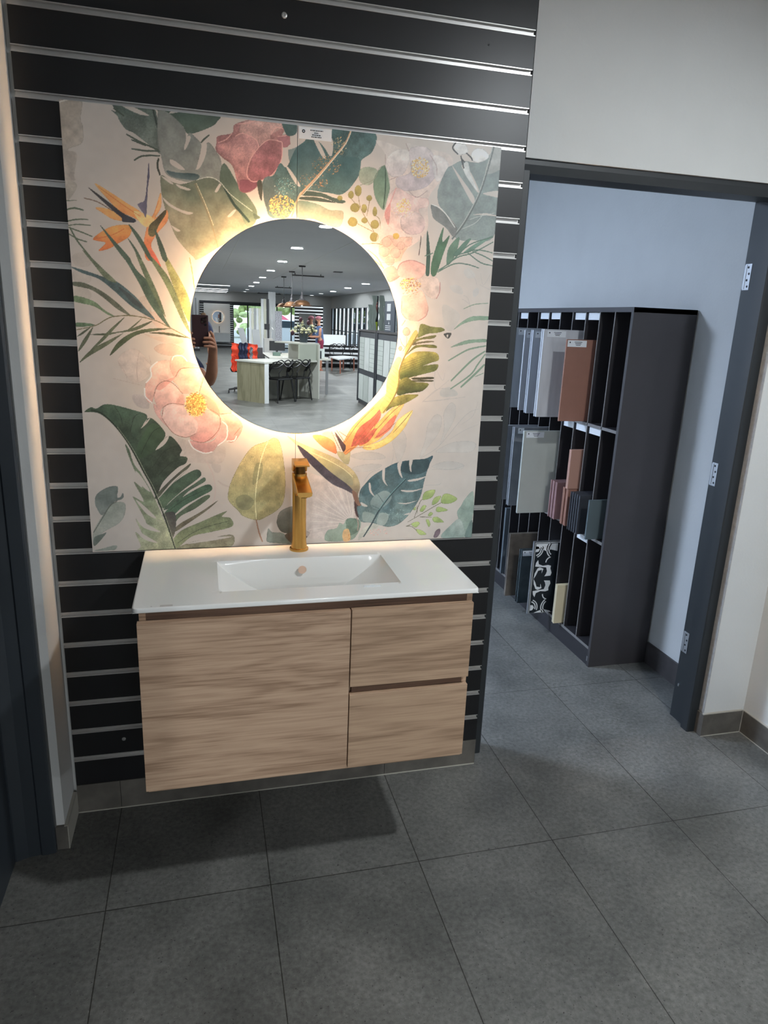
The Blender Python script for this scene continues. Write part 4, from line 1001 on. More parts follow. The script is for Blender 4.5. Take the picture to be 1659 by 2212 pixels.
MB().lathe((0.004, 0, 0.866), [(0.0003, -0.1552), (0.012, -0.1552), (0.0125, -0.157), (0.0003, -0.157)], 24, 'y').build('overflow_cap', M('peach_plastic_cap', (222, 190, 168), 0.35), bs, smooth=True)
MB().lathe((0.003, -0.262, 0.776), [(0.0003, 0.006), (0.028, 0.006), (0.031, 0.002), (0.031, -0.001)], 28).build('drain_plug', mGOLD, bs, smooth=True)
st = MB()
for k in range(26):   # glossy protective sticker crumbs at the front rim
    st.box(*sorted((0.135+random.uniform(0, 0.05), 0.135+random.uniform(0, 0.05))), *sorted((-0.400+random.uniform(-.006, .006), -0.400+random.uniform(-.006, .006))), ZT+0.0001, ZT+random.uniform(0.0006, 0.002))
st.build('clear_sticker', M('clear_film', (236, 240, 242), 0.08, spec=0.9), bs)
MB().cyl((-0.405, -0.452, ZT), (-0.405, -0.452, ZT+0.0004), 0.002, n=8).box(-0.385, -0.355, -0.458, -0.447, ZT+0.0001, ZT+0.0004).build('printed_mark', M('faint_grey_print', (190, 186, 182), 0.4), bs)

# ---------------------------------------------------------------- tall brass mixer tap
FX, FY = 0.006, -0.066
tp = thing('basin_mixer', 'tall brushed brass mixer tap standing at the back of the white basin top', 'tap', (FX, FY, ZT))
MB().lathe((FX, FY, ZT), [(0.0003, 0.0), (0.0285, 0.0), (0.0290, 0.003), (0.0285, 0.007), (0.0255, 0.0085), (0.0003, 0.009)], 40).build('base_ring', mGOLD, tp, smooth=True)
MB().lathe((FX, FY, ZT), [(0.0245, 0.008), (0.0222, 0.03), (0.0210, 0.09), (0.0212, 0.18), (0.0222, 0.236), (0.0222, 0.242), (0.0003, 0.243)], 48).build('body', mGOLD, tp, smooth=True)
sp = MB(); N = 14; vs = []
for i in range(N+1):   # wedge spout leaving the upper body and sloping forward
    t = i/N; y = FY+0.008-t*0.128; zt_ = ZT+0.240-0.024*t-0.006*t*t; hh = 0.075*(1-t)**2.2+0.014; wd = 0.0212+0.0004*t
    for (dx, dz) in ((-wd, -0.002), (-wd+0.002, 0), (wd-0.002, 0), (wd, -0.002), (wd*0.93, -hh*0.75), (wd*0.55, -hh), (-wd*0.55, -hh), (-wd*0.93, -hh*0.75)): vs.append((FX+dx, y, zt_+dz))
fs = [(i*8+k, i*8+(k+1) % 8, (i+1)*8+(k+1) % 8, (i+1)*8+k) for i in range(N) for k in range(8)] + [tuple(range(7, -1, -1)), tuple(range(N*8, N*8+8))]
sp.add(vs, fs).build('spout', mGOLD, tp, smooth=True)
MB().cyl((FX, FY-0.103, ZT+0.199), (FX, FY-0.103, ZT+0.192), 0.0105, 0.0105, 20).build('aerator', mGOLDd, tp, smooth=True)
MB().cyl((FX, FY, ZT+0.242), (FX, FY, ZT+0.262), 0.0175, 0.0175, 28).build('cartridge_neck', mGOLDd, tp, smooth=True)
hd = MB(); vs = []
for (x, s) in ((-0.0215, -1), (0.0215, 1)):
    for y, z in ((0.0215, 0.246), (0.0215, 0.283), (0.0, 0.2855), (-0.030, 0.2835), (-0.062, 0.2765), (-0.062, 0.2725), (-0.020, 0.2735), (-0.012, 0.262), (-0.006, 0.250), (0.0, 0.246)): vs.append((FX+x, FY+y, ZT+z))
hd.add(vs, [tuple(range(9, -1, -1)), tuple(range(10, 20))] + [(k, (k+1) % 10, 10+(k+1) % 10, 10+k) for k in range(10)])
hd.build('lever_handle', mGOLD, tp, bevel=0.0015)

# ---------------------------------------------------------------- sample rack in the next room
rk = thing('tile_sample_rack', 'tall charcoal pigeonhole rack full of tile samples in the next room', 'rack', (1.674, 1.26, 0))
RX0, RX1 = 1.518, 1.832; RY0, RY1 = 0.618, 1.905; RT = 1.690
MB().box(RX0, RX1, RY0, RY0+0.018, 0, RT).build('side_panel', mDARK, rk)
MB().box(RX0, RX1, RY1-0.018, RY1, 0, RT).build('side_panel', mDARK, rk)
MB().box(RX0-0.001, RX1, RY0, RY1, RT-0.020, RT+0.001).build('top_panel', mDARK, rk)
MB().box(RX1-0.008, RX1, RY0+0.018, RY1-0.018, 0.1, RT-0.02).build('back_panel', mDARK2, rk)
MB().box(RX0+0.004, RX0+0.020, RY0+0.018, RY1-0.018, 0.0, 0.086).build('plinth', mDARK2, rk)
for z in (0.086, 0.618, 1.144):
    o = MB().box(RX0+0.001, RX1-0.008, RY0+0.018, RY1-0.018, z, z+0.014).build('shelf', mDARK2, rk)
    MB().box(RX0, RX0+0.001, RY0+0.018, RY1-0.018, z, z+0.014).build('edge_band', mEDGE, o)
DV = [0.634+0.1255*k for k in range(1, 10)]
for y in DV:
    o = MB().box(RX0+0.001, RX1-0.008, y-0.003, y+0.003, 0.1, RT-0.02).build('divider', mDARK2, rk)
    MB().box(RX0, RX0+0.001, y-0.003, y+0.003, 0.1, RT-0.02).build('edge_band', mEDGE, o)
for (r, ks) in ((RT-0.021, (2, 3, 5, 6, 8)), (1.143, (1, 2, 3)), (0.617, (1,))):
    for k in ks:
        a = 0.634+0.1255*k; MB().box(RX0+0.012, RX0+0.013, a+0.006, a+0.120, r-0.034, r-0.001).build('label_card', mCARD, rk)
MB().box(RX0-0.0012, RX0, 0.632, 0.640, 0.025, 0.05).build('catch_plate', mSTEEL, rk)
def sample(label, y, x0, x1, z0, h, th, mat, card=None, n=1, gap=0.010, back=None, cat='tile sample'):
    t = thing('tile_sample', label, cat, ((x0+x1)/2, y, z0), 'tile samples in the pigeonhole rack')
    MB().box(x0, x1, y, y+th, z0, z0+h).build('tile_board', mat, t, bevel=0.0008)
    for k in range(1, n):
        o = MB().box(x0+0.003*(k % 2), x1, y+k*gap, y+k*gap+th, z0, z0+h).build('tile_sample', mat, None, bevel=0.0008)
        tag(o, back, cat, 'tile boards behind: '+label)
    if card:
        cx0, cx1, cz = card; MB().box(cx0, cx1, y-0.0008, y-0.0002, cz-0.032, cz-0.002).build('label_card', mCARD, t)
        q = MB().cyl((cx0+0.012, y-0.0012, cz-0.012), (cx0+0.012, y-0.0008, cz-0.012), 0.0035, n=8)
        if cx1-cx0 > 0.06:
            for j in range(3): q.box(cx0+0.035+0.004*j, min(cx1-0.01, cx0+0.075-0.004*j), y-0.0012, y-0.0008, cz-0.011-0.007*j, cz-0.0085-0.007*j)
        q.build('printed_text', mINK, t)
    return t
mWT = [M('pale_grey_stone_%d' % i, c, 0.5, noise=(9, 0.10), stretch=(3, 3, 0.5)) for i, c in enumerate(((176, 180, 184), (190, 190, 194), (186, 188, 194), (206, 206, 208)))]
mTERRA = M('terracotta_glaze', (152, 108, 92), 0.55, noise=(20, 0.05)); mTERRA2 = M('pale_terracotta', (178, 136, 120), 0.5); mPINK = M('dusty_pink_tile', (158, 122, 122), 0.5, noise=(12, 0.12))
mGREY = M('warm_grey_stone', (184, 186, 178), 0.55, noise=(10, 0.05)); mMID = M('mid_grey_concrete_tile', (134, 136, 140), 0.6, noise=(12, 0.15)); mSLATE = M('slate_blue_tile', (84, 96, 100), 0.5, noise=(8, 0.06))
sample('palest blue-grey tile board at the far end of the rack top row', 1.46, 1.371, 1.81, 1.159, 0.426, 0.009, mWT[0], (1.385, 1.43, 1.58), 2, back='blue-grey tile board directly behind the palest one at the top row far end')
sample('blue-grey tile board second from the far end of the top row', 1.335, 1.365, 1.80, 1.159, 0.415, 0.009, mWT[1], (1.375, 1.42, 1.568), 2, back='blue-grey tile board tucked behind the second board of the top row')
sample('whitish grey tile board third from the far end of the top row', 1.21, 1.350, 1.79, 1.159, 0.418, 0.009, mWT[2], (1.362, 1.43, 1.572), 3, back='whitish grey tile board tucked behind the third board of the top row')
sample('wide off-white tile board beside the terracotta one on the top row', 1.075, 1.340, 1.78, 1.159, 0.425, 0.009, mWT[3], (1.358, 1.458, 1.58), 3, back='off-white tile board tucked behind the wide one beside the terracotta board')
sample('large terracotta tile board sticking out of the rack top row', 0.93, 1.388, 1.78, 1.159, 0.384, 0.009, mTERRA, (1.393, 1.492, 1.541), 1)
sample('dark grey concrete tile board at the far end of the middle row', 1.46, 1.366, 1.80, 0.633, 0.425, 0.009, mMID, None, 3, back='dark grey concrete tile board tucked behind the farthest middle row board')
sample('grey concrete tile board with a small card, middle row of the rack', 1.325, 1.350, 1.78, 0.633, 0.436, 0.009, mMID, (1.37, 1.405, 1.066), 3, back='grey concrete tile board tucked behind the small-carded one, middle row')
sample('greenish warm grey tile board, widest on the middle row', 1.17, 1.332, 1.80, 0.633, 0.440, 0.009, mGREY, (1.345, 1.445, 1.070), 2, back='warm grey tile board tucked behind the widest one of the middle row')
sample('foremost short dusty pink tile, left of the terracotta tiles, middle row', 1.035, 1.476, 1.78, 0.633, 0.196, 0.008, mPINK, None, 5, 0.015, back='short dusty pink tile in the bundle behind the foremost pink one')
sample('foremost short terracotta tile, directly below the tall narrow pale one', 0.915, 1.474, 1.74, 0.633, 0.190, 0.009, mTERRA, None, 4, 0.016, back='short terracotta tile standing behind the foremost short terracotta one')
sample('tall narrow pale terracotta tile above the short terracotta tiles', 0.912, 1.466, 1.73, 0.825, 0.196, 0.020, mTERRA2, None, 1)
sample('foremost thin near-black tile beside the slate blue tile, middle row', 0.775, 1.460, 1.75, 0.633, 0.192, 0.006, M('near_black_tile', (58, 60, 66), 0.4), None, 9, 0.0105, back='thin near-black tile in the close stack behind its foremost tile')
sample('single slate blue tile standing in the nearest middle slot', 0.690, 1.462, 1.74, 0.633, 0.192, 0.010, mSLATE, None, 1)
sample('front low cream tile standing in the bottom row', 0.915, 1.474, 1.73, 0.101, 0.212, 0.009, M('cream_tile', (214, 200, 168), 0.45, noise=(10, 0.04)), None, 2, 0.016, back='cream tile standing just behind the front cream tile, bottom row')
sample('dark green-grey glossy tile board in the bottom row beside the patterned one', 1.20, 1.40, 1.79, 0.101, 0.31, 0.009, M('dark_green_gloss', (52, 62, 66), 0.12, noise=(16, 0.3)), (1.405, 1.47, 0.410), 3, 0.012, back='dark glossy tile board tucked behind the carded dark one, bottom row')
sample('front brown stone tile board behind the dark glossy boards, bottom row', 1.31, 1.375, 1.76, 0.101, 0.37, 0.010, M('brown_stone', (92, 84, 76), 0.6, noise=(14, 0.4)), None, 2, 0.016, back='brown stone tile board behind the front brown one, bottom row')
sample('front large dark grey tile board in the farthest bottom slot', 1.66, 1.50, 1.79, 0.101, 0.42, 0.010, M('blue_grey_stone', (96, 104, 110), 0.5, noise=(8, 0.2)), None, 2, 0.016, back='dark grey tile board behind the front one in the farthest bottom slot')
# black and white patterned board
pt = thing('patterned_tile_sample', 'black and white scroll patterned tile board in the bottom row of the rack', 'tile sample', (1.6, 1.05, 0.101))
MB().box(1.398, 1.80, 1.056, 1.066, 0.101, 0.503).build('tile_board', M('white_satin_tile', (222, 226, 228), 0.35), pt, bevel=0.001)
MB().box(1.392, 1.398, 1.052, 1.068, 0.099, 0.508).box(1.398, 1.80, 1.054, 1.068, 0.503, 0.508).build('metal_edging', mSTEEL, pt)
MB().box(1.403, 1.80, 1.0545, 1.056, 0.103, 0.497).build('black_print', M('black_print', (34, 40, 46), 0.35), pt)
pp = MB(); yF, yB = 1.0535, 1.0545
def arc(cx, cz, r, a0, a1, w):
    n = 14; vs = []
    for i in range(n+1):
        a = a0+(a1-a0)*i/n
        for rr in (r-w/2, r+w/2):
            for y in (yF, yB): vs.append((cx+rr*math.cos(a), y, cz+rr*math.sin(a)))
    fs = []
    for i in range(n):
        o = i*4; fs += [(o, o+4, o+6, o+2), (o+1, o+3, o+7, o+5), (o, o+1, o+5, o+4), (o+2, o+6, o+7, o+3)]
    pp.add(vs, fs)
def blob(pl): pp.prism(pl, 'y', yF, yB)
for sgn, zc in ((1, 0.0), (-1, 0.0)):
    Zm = 0.300; f = lambda z: Zm+sgn*z
    blob([(1.42, f(.02)), (1.43, f(.045)), (1.452, f(.05)), (1.452, f(.03)), (1.46, f(.055)), (1.438, f(.064)), (1.425, f(.058)), (1.412, f(.03)), (1.408, f(.0))][::sgn])
    blob([(1.47, f(.012)), (1.505, f(.014)), (1.51, f(.03)), (1.50, f(.055)), (1.502, f(.07)), (1.485, f(.075)), (1.455, f(.072)), (1.43, f(.082)), (1.424, f(.105)), (1.414, f(.09)), (1.41, f(.07)), (1.44, f(.066)), (1.475, f(.062)), (1.482, f(.04)), (1.478, f(.025))][::sgn])
    arc(1.40, f(.165), .035, -1.3*sgn, 0.3*sgn, .006); arc(1.40, f(.165), .046, -1.2*sgn, 0.35*sgn, .005); arc(1.52, f(.165), .052, PI+0.9*sgn, PI-0.7*sgn, .006); arc(1.52, f(.165), .040, PI+0.9*sgn, PI-0.9*sgn, .006)
    arc(1.50, f(.09), .03, PI, PI-1.4*sgn, .006)
    blob([(1.405, f(.150)), (1.42, f(.152)), (1.428, f(.165)), (1.418, f(.180)), (1.405, f(.182))][::sgn])
blob([(1.405, .466), (1.44, .47), (1.46, .455), (1.49, .462), (1.53, .452), (1.53, .495), (1.405, .495)]); blob([(1.43, .104), (1.53, .104), (1.52, .112), (1.48, .122), (1.45, .112)])
pp.build('white_scrolls', mCARD, pt)

# ---------------------------------------------------------------- ceiling lights
mLENS = M('lamp_diffuser', (255, 255, 255), 0.5, emit=((0.93, 0.97, 1.0), 9.0))
mRIM = M('white_lamp_rim', (235, 235, 235), 0.5)
def downlight(x, y, watts, label, lamp=True, r=0.10):
    t = thing('ceiling_downlight', label, 'ceiling light', (x, y, H), 'round downlights in the showroom ceiling')
    MB().lathe((x, y, H), [(r-0.012, -0.0005), (r-0.012, -0.008), (r, -0.010), (r+0.008, -0.004), (r+0.008, -0.0002)], 28).build('trim_ring', mRIM, t, smooth=True)
    MB().lathe((x, y, H), [(0.0003, -0.007), (r-0.012, -0.007), (r-0.012, -0.002), (0.0003, -0.002)], 28).build('diffuser', mLENS, t)
    if lamp: area('lamp_glow', (x, y, H-0.02), 2*r-0.02, watts, LAMP_COL, (0, 0, 0), t)
ROW_A = [(1.20, -1.40), (1.20, -6.75), (1.235, -9.657), (1.333, -12.64), (1.399, -15.77), (1.48, -19.15), (1.564, -22.56), (1.621, -25.87), (1.732, -30.14), (1.81, -33.2)]
txt = ['nearest the mirror wall', 'largest and highest one seen in the mirror', 'fourth in the left row seen in the mirror', 'fifth in the left row seen in the mirror', 'sixth in the left row seen in the mirror', 'seventh in the left row seen in the mirror', 'eighth in the left row seen in the mirror', 'ninth in the left row seen in the mirror', 'tenth in the left row seen in the mirror', 'last in the left row by the far wall']
for i, (x, y) in enumerate(ROW_A): downlight(x, y, KEY_W if i == 0 else ROW_W, 'round white ceiling downlight, ' + txt[i], i < 8, 0.085 if i < 2 else 0.10)
ROW_B = [(4.40, -12.5), (4.61, -19.63), (4.76, -23.12), (4.95, -27.07), (5.06, -30.76), (5.13, -34.0)]
txt = ['above the window side, out of the mirror', 'nearest in the right row in the mirror', 'second in the right row in the mirror', 'third in the right row in the mirror', 'fourth in the right row in the mirror', 'last in the right row over the slatted far wall']
for i, (x, y) in enumerate(ROW_B): downlight(x, y, ROW_W*1.2, 'round white ceiling downlight, ' + txt[i], i < 4, 0.12)
for (x, y, s) in ((-2.6, -5.2, 'over the open floor at left'), (-2.6, -11, 'over the left aisle'), (-2.6, -19, 'over the left aisle further back'), (4.4, -5.5, 'over the right aisle near the mirror wall')): downlight(x, y, ROW_W*1.1, 'round white ceiling downlight ' + s, True, 0.12)
mSTRIP = M('strip_diffuser', (255, 255, 255), 0.5, emit=((0.92, 0.97, 1.0), 7.0))
for i, (x0, x1, y) in enumerate(((-0.9, 0.82, -25.5), (-0.9, 0.895, -29.6), (-0.9, 0.967, -31.8), (-0.9, 1.0, -34.0))):
    t = thing('strip_light', 'long white linear ceiling light, ' + ('nearest', 'second nearest', 'third', 'farthest')[i] + ' of the four beside the far display wall', 'ceiling light', (0, y, H), 'linear lights over the far displays')
    MB().box(x0, x1, y-0.08, y+0.08, H-0.06, H-0.001).build('housing', mRIM, t); MB().box(x0, x1, y-0.07, y+0.07, H-0.066, H-0.06).build('diffuser', mSTRIP, t)
# added storeroom panel, in place of daylight from an unseen window
t = thing('added_panel_light', 'added cool white ceiling panel in the doorway room, in place of window daylight', 'ceiling light', (-1.5, 1.75, H))
MB().box(-1.83, -1.17, 1.42, 2.08, H-0.012, H-0.001).build('frame', mRIM, t); MB().box(-1.80, -1.20, 1.45, 2.05, H-0.013, H-0.012).build('diffuser', M('cool_diffuser', (255, 255, 255), 0.5, emit=((0.62, 0.78, 1.0), 6.0)), t)
area('lamp_glow', (-1.5, 1.75, H-0.02), 0.55, BACK_W, (0.60, 0.75, 1.0), (0, 0, 0), t, 'SQUARE')
# seams and fittings in the showroom ceiling
struct('trim_4', MB().box(0.30, 0.315, -17.5, -8.6, H-0.004, H).box(1.86, 1.872, -20, -6, H-0.004, H), mWHITE)
t = thing('ceiling_vent', 'small grey air vent in the ceiling right of the pendants', 'vent', (2.89, -15.0, H))
MB().box(2.79, 2.99, -15.1, -14.9, H-0.015, H-0.0005).build('frame', M('grey_vent', (120, 120, 124), 0.5), t)
f_ = MB()
for k in range(4): f_.box(2.80, 2.98, -15.085+k*0.045, -15.06+k*0.045, H-0.018, H-0.015)
f_.build('slats', mFRAME, t)
for i, (x0, x1, y) in enumerate(((1.98, 2.79, -16.4), (2.40, 3.00, -24.8), (2.38, 3.49, -33.0))):
    t = thing('ceiling_track', 'thin dark track rail on the ceiling, ' + ('beside the nearest pendant', 'behind the farthest pendant', 'farthest, over the glass doors')[i], 'track rail', (x0, y, H))
    MB().box(x0, x1, y-0.02, y+0.02, H-0.07, H-0.04).build('rail', mDARK, t); MB().cyl((x0+0.08, y, H-0.041), (x0+0.08, y, H-0.001), 0.01, n=8).build('hanger', mDARK, t); MB().cyl((x1-0.08, y, H-0.041), (x1-0.08, y, H-0.001), 0.01, n=8).build('hanger', mDARK, t)

# ---------------------------------------------------------------- pendants
mCOP = M('aged_copper', (150, 112, 84), 0.35, 0.9, noise=(6, 0.15))
def pendant(x, y, label):
    t = thing('pendant_lamp', label, 'pendant lamp', (x, y, H), 'copper pendant lamps over the desk')
    MB().lathe((x, y, H), [(0.0003, -0.03), (0.07, -0.03), (0.075, -0.0005)], 24).build('ceiling_rose', mDARK, t, smooth=True)
    MB().cyl((x, y, 2.09), (x, y, H-0.02), 0.008, n=8).build('stem', mDARK, t)
    MB().lathe((x, y, 0), [(0.008, 2.12), (0.022, 2.10), (0.022, 2.04), (0.038, 2.02), (0.045, 1.97), (0.07, 1.955), (0.07, 1.935)], 20).build('socket', mDARK, t, smooth=True)
    MB().lathe((x, y, 0), [(0.065, 1.945), (0.12, 1.93), (0.165, 1.895), (0.185, 1.85), (0.225, 1.835), (0.225, 1.830), (0.18, 1.845), (0.158, 1.89), (0.115, 1.922), (0.065, 1.937)], 36).build('shade', mCOP, t, smooth=True)
    MB().ball((x, y, 1.87), 0.035, 0.035, 0.045).build('bulb', M('warm_bulb', (255, 240, 220), 0.4, emit=((1.0, 0.8, 0.55), 14.0)), t, smooth=True)
    area('lamp_glow', (x, y, 1.84), 0.1, 7, (1.0, 0.8, 0.6), (0, 0, 0), t)
pendant(1.871, -13.7, 'copper pendant lamp nearest the mirror, largest of the three')
pendant(1.911, -15.8, 'copper pendant lamp in the middle of the three')
pendant(1.992, -18.3, 'copper pendant lamp farthest of the three, smallest')

# ---------------------------------------------------------------- person holding the phone
def skin(name, V, E, mat, parent, root=0, sub=2, label=None):
    me = bpy.data.meshes.new(name); off = wloc(parent); me.from_pydata([tuple(Vector(v[0])-off) for v in V], E, [])
    o = bpy.data.objects.new(name, me); COL.objects.link(o); o.parent = parent; me.materials.append(mat)
    md = o.modifiers.new('skin', 'SKIN'); md.use_smooth_shade = True; md.branch_smoothing = 0.3
    me.skin_vertices.new() if not me.skin_vertices else None
    sv = me.skin_vertices[0].data
    for i, v in enumerate(V):
        r = v[1]; sv[i].radius = r if isinstance(r, tuple) else (r, r); sv[i].use_root = (i == root)
    s = o.modifiers.new('sub', 'SUBSURF'); s.levels = sub; s.render_levels = sub
    if label: o['label'] = label
    return o
def chain(V, E, base, pts):
    p = base
    for q in pts: V.append(q); E.append((p, len(V)-1)); p = len(V)-1
    return p
def body(parent, P, tone, facing=(0, 1), fingers_r=None, fingers_l=None):
    fx, fy = facing; V = [(P['pelvis'], (.115, .09))]; E = []
    sp_ = chain(V, E, 0, [(P['waist'], (.11, .088)), (P['chest'], (.15, .11)), (P['neckbase'], (.075, .07)), (P['neck'], .052)])
    nb = sp_-1; ch = sp_-2
    hd_ = chain(V, E, sp_, [(P['jaw'], (.058, .066)), (P['skull'], (.078, .092)), (P['crown'], (.055, .065))])
    ends = {}
    for s in ('R', 'L'):
        ends[s] = chain(V, E, ch, [(P['sh'+s], .058), (P['um'+s], .046), (P['el'+s], .037), (P['fm'+s], .038), (P['wr'+s], (.027, .022)), (P['pa'+s], (.036, .018))])
        if fingers_r and s == 'R': F = fingers_r
        elif fingers_l and s == 'L': F = fingers_l
        else:
            pa = Vector(P['pa'+s]); d = (pa-Vector(P['wr'+s])).normalized(); sd = Vector((fx, fy, 0))
            F = [[(pa+d*0.03+sd*a, .010), (pa+d*(0.055+l*0.5)+sd*a*1.1, .009), (pa+d*(0.06+l)+sd*a*1.1, .007)] for a, l in ((-.027, .022), (-.009, .034), (.009, .036), (.027, .026))] + [[(pa+sd*.034, .011), (pa+sd*.052+d*.03, .008)]]
            F = [[(tuple(q[0]), q[1]) for q in f] for f in F]
        for f in F: chain(V, E, ends[s], f)
        chain(V, E, 0, [(P['hp'+s], .088), (P['th'+s], .078), (P['kn'+s], .052), (P['ca'+s], .052), (P['an'+s], .033), (P['he'+s], (.036, .03)), (P['to'+s], (.034, .02))])
    return skin('body', V, E, tone, parent, 0)
def face(parent, c, f, mat, r=0.085):
    # nose, ears, eyes, mouth on a head of centre c looking along f
    c = Vector(c); f = Vector(f).normalized(); s = f.cross(Vector((0, 0, 1)))
    n = MB(); q = c+f*(r*1.02); n.ball(q+Vector((0, 0, -.012)), .014, .014, .02); n.ball(c+s*r*.92, .014, .02, .03); n.ball(c-s*r*.92, .014, .02, .03)
    n.build('nose_and_ears', mat, parent, smooth=True)
    e = MB()
    for k in (-1, 1): e.ball(c+f*(r*.93)+s*k*.031+Vector((0, 0, .012)), .011, .011, .006)
    e.ball(c+f*(r*.93)+Vector((0, 0, -.05)), .02, .008, .005); e.build('eyes_and_mouth', M('dark_features', (60, 40, 38), 0.5), parent, smooth=True)
pp_ = thing('person', 'person in a navy T-shirt holding up a dark phone, reflected at the mirror edge', 'person', (-0.62, -2.58, 0))
X0 = -0.62
P = dict(pelvis=(X0, -2.60, .95), waist=(X0, -2.60, 1.10), chest=(X0, -2.61, 1.30), neckbase=(X0, -2.60, 1.46), neck=(X0, -2.59, 1.51), jaw=(X0+.01, -2.565, 1.575), skull=(X0+.01, -2.58, 1.665), crown=(X0+.01, -2.59, 1.74),
    shR=(-.445, -2.60, 1.40), umR=(-.335, -2.52, 1.285), elR=(-.232, -2.395, 1.185), fmR=(-.212, -2.32, 1.25), wrR=(-.205, -2.215, 1.375), paR=(-.205, -2.178, 1.425),
    shL=(-.795, -2.60, 1.40), umL=(-.80, -2.50, 1.27), elL=(-.72, -2.38, 1.15), fmL=(-.62, -2.31, 1.24), wrL=(-.42, -2.215, 1.375), paL=(-.345, -2.180, 1.425),
    hpR=(X0+.10, -2.60, .88), thR=(X0+.11, -2.60, .70), knR=(X0+.12, -2.58, .48), caR=(X0+.12, -2.61, .32), anR=(X0+.12, -2.62, .09), heR=(X0+.12, -2.63, .04), toR=(X0+.14, -2.45, .03),
    hpL=(X0-.10, -2.60, .88), thL=(X0-.11, -2.60, .70), knL=(X0-.12, -2.58, .48), caL=(X0-.12, -2.61, .32), anL=(X0-.12, -2.62, .09), heL=(X0-.12, -2.63, .04), toL=(X0-.14, -2.45, .03))
fr_ = [[((-.202, -2.160, 1.452), .0105), ((-.206, -2.146, 1.478), .009), ((-.222, -2.139, 1.498), .0078)],
       [((-.200, -2.158, 1.440), .0110), ((-.214, -2.141, 1.458), .0095), ((-.258, -2.138, 1.457), .008)],
       [((-.200, -2.158, 1.424), .0110), ((-.216, -2.141, 1.436), .0095), ((-.264, -2.138, 1.434), .008)],
       [((-.203, -2.160, 1.410), .0100), ((-.220, -2.142, 1.414), .0088), ((-.258, -2.139, 1.413), .0075)],
       [((-.212, -2.185, 1.440), .0120), ((-.232, -2.178, 1.462), .0105), ((-.255, -2.170, 1.480), .009)]]
fl_ = [[((-.345, -2.162, 1.452), .0105), ((-.336, -2.148, 1.478), .009), ((-.312, -2.139, 1.484), .0078)],
       [((-.346, -2.160, 1.440), .0110), ((-.332, -2.142, 1.452), .0095), ((-.300, -2.138, 1.449), .008)],
       [((-.346, -2.160, 1.424), .0110), ((-.332, -2.142, 1.430), .0095), ((-.298, -2.138, 1.428), .008)],
       [((-.345, -2.162, 1.410), .0100), ((-.330, -2.143, 1.410), .0088), ((-.300, -2.139, 1.408), .0075)],
       [((-.335, -2.186, 1.440), .0120), ((-.320, -2.178, 1.460), .0105), ((-.296, -2.170, 1.470), .009)]]
body(pp_, P, mSKIN, (0, 1), fr_, fl_)
face(pp_, (X0+.01, -2.575, 1.64), (0.15, 1, 0), mSKIN)
hc = Vector((X0+.01, -2.585, 1.68)); h_ = MB(); h_.ball(hc+Vector((0, -.012, .022)), .087, .098, .085, 20, 14); h_.build('hair', M('dark_brown_hair', (46, 36, 30), 0.7, noise=(80, 0.3)), pp_, smooth=True)
V = [((X0, -2.60, .80), (.15, .13))]; E = []
c = chain(V, E, 0, [((X0, -2.60, .92), (.165, .14)), ((X0, -2.60, 1.10), (.155, .128)), ((X0, -2.61, 1.30), (.178, .138)), ((X0, -2.60, 1.45), (.10, .095))])
chain(V, E, c-1, [((-.45, -2.60, 1.405), .082), ((-.36, -2.54, 1.31), .066), ((-.280, -2.455, 1.232), .056)]); chain(V, E, c-1, [((-.79, -2.60, 1.405), .082), ((-.80, -2.53, 1.31), .064), ((-.80, -2.49, 1.25), .060)])
skin('t_shirt', V, E, mNAVY, pp_)
def shorts(parent, Pd, mat, name='shorts', low='kn', t=0.75):
    V = [(Pd['pelvis'], (.155, .13))]; E = []
    chain(V, E, 0, [((Pd['pelvis'][0], Pd['pelvis'][1], Pd['pelvis'][2]+.08), (.145, .12)), ((Pd['pelvis'][0], Pd['pelvis'][1], Pd['pelvis'][2]+.17), (.13, .11))])
    for s in 'RL':
        a = Vector(Pd['th'+s]); k = Vector(Pd[low+s]); e = a+(k-a)*t; chain(V, E, 0, [(Pd['hp'+s], .102), (tuple(a), .094), (tuple(e), .076)])
    return skin(name, V, E, mat, parent)
shorts(pp_, P, M('grey_cloth', (90, 92, 98), 0.9, noise=(60, 0.1)), 'trousers', 'an', 0.93)
for s in (-1, 1): MB().ball((X0+s*.13, -2.55, .042), .05, .14, .042, 14, 10).build('shoe', M('black_leather', (34, 34, 36), 0.5), pp_, smooth=True)
MB().tube([(-.243+.036*math.cos(a), -2.405+.03*math.sin(a), 1.190-.014*math.cos(a)+.01*math.sin(a)) for a in [2*PI*k/16 for k in range(16)]], 0.0035, 6, True).build('dark_elbow_band', mINK, pp_)  # thin dark band around the bent elbow
ph = thing('mobile_phone', 'dark burgundy phone held up in both hands, seen at the left mirror edge', 'phone', (-.275, -2.153, 1.41))
MB().box(-.317, -.227, -2.1575, -2.1490, 1.408, 1.582).build('phone_case', M('burgundy_case', (66, 40, 46), 0.5), ph, bevel=0.004)
for x, z in ((-.243, 1.566), (-.243, 1.548), (-.243, 1.530), (-.259, 1.560), (-.259, 1.546)):
    MB().lathe((x, 0, z), [(0.0065, -2.1490), (0.0065, -2.1468), (0.005, -2.1466), (0.0003, -2.1475)], 20, 'y').build('camera_lens', M('black_lens_glass', (14, 14, 18), 0.08), ph, smooth=True)

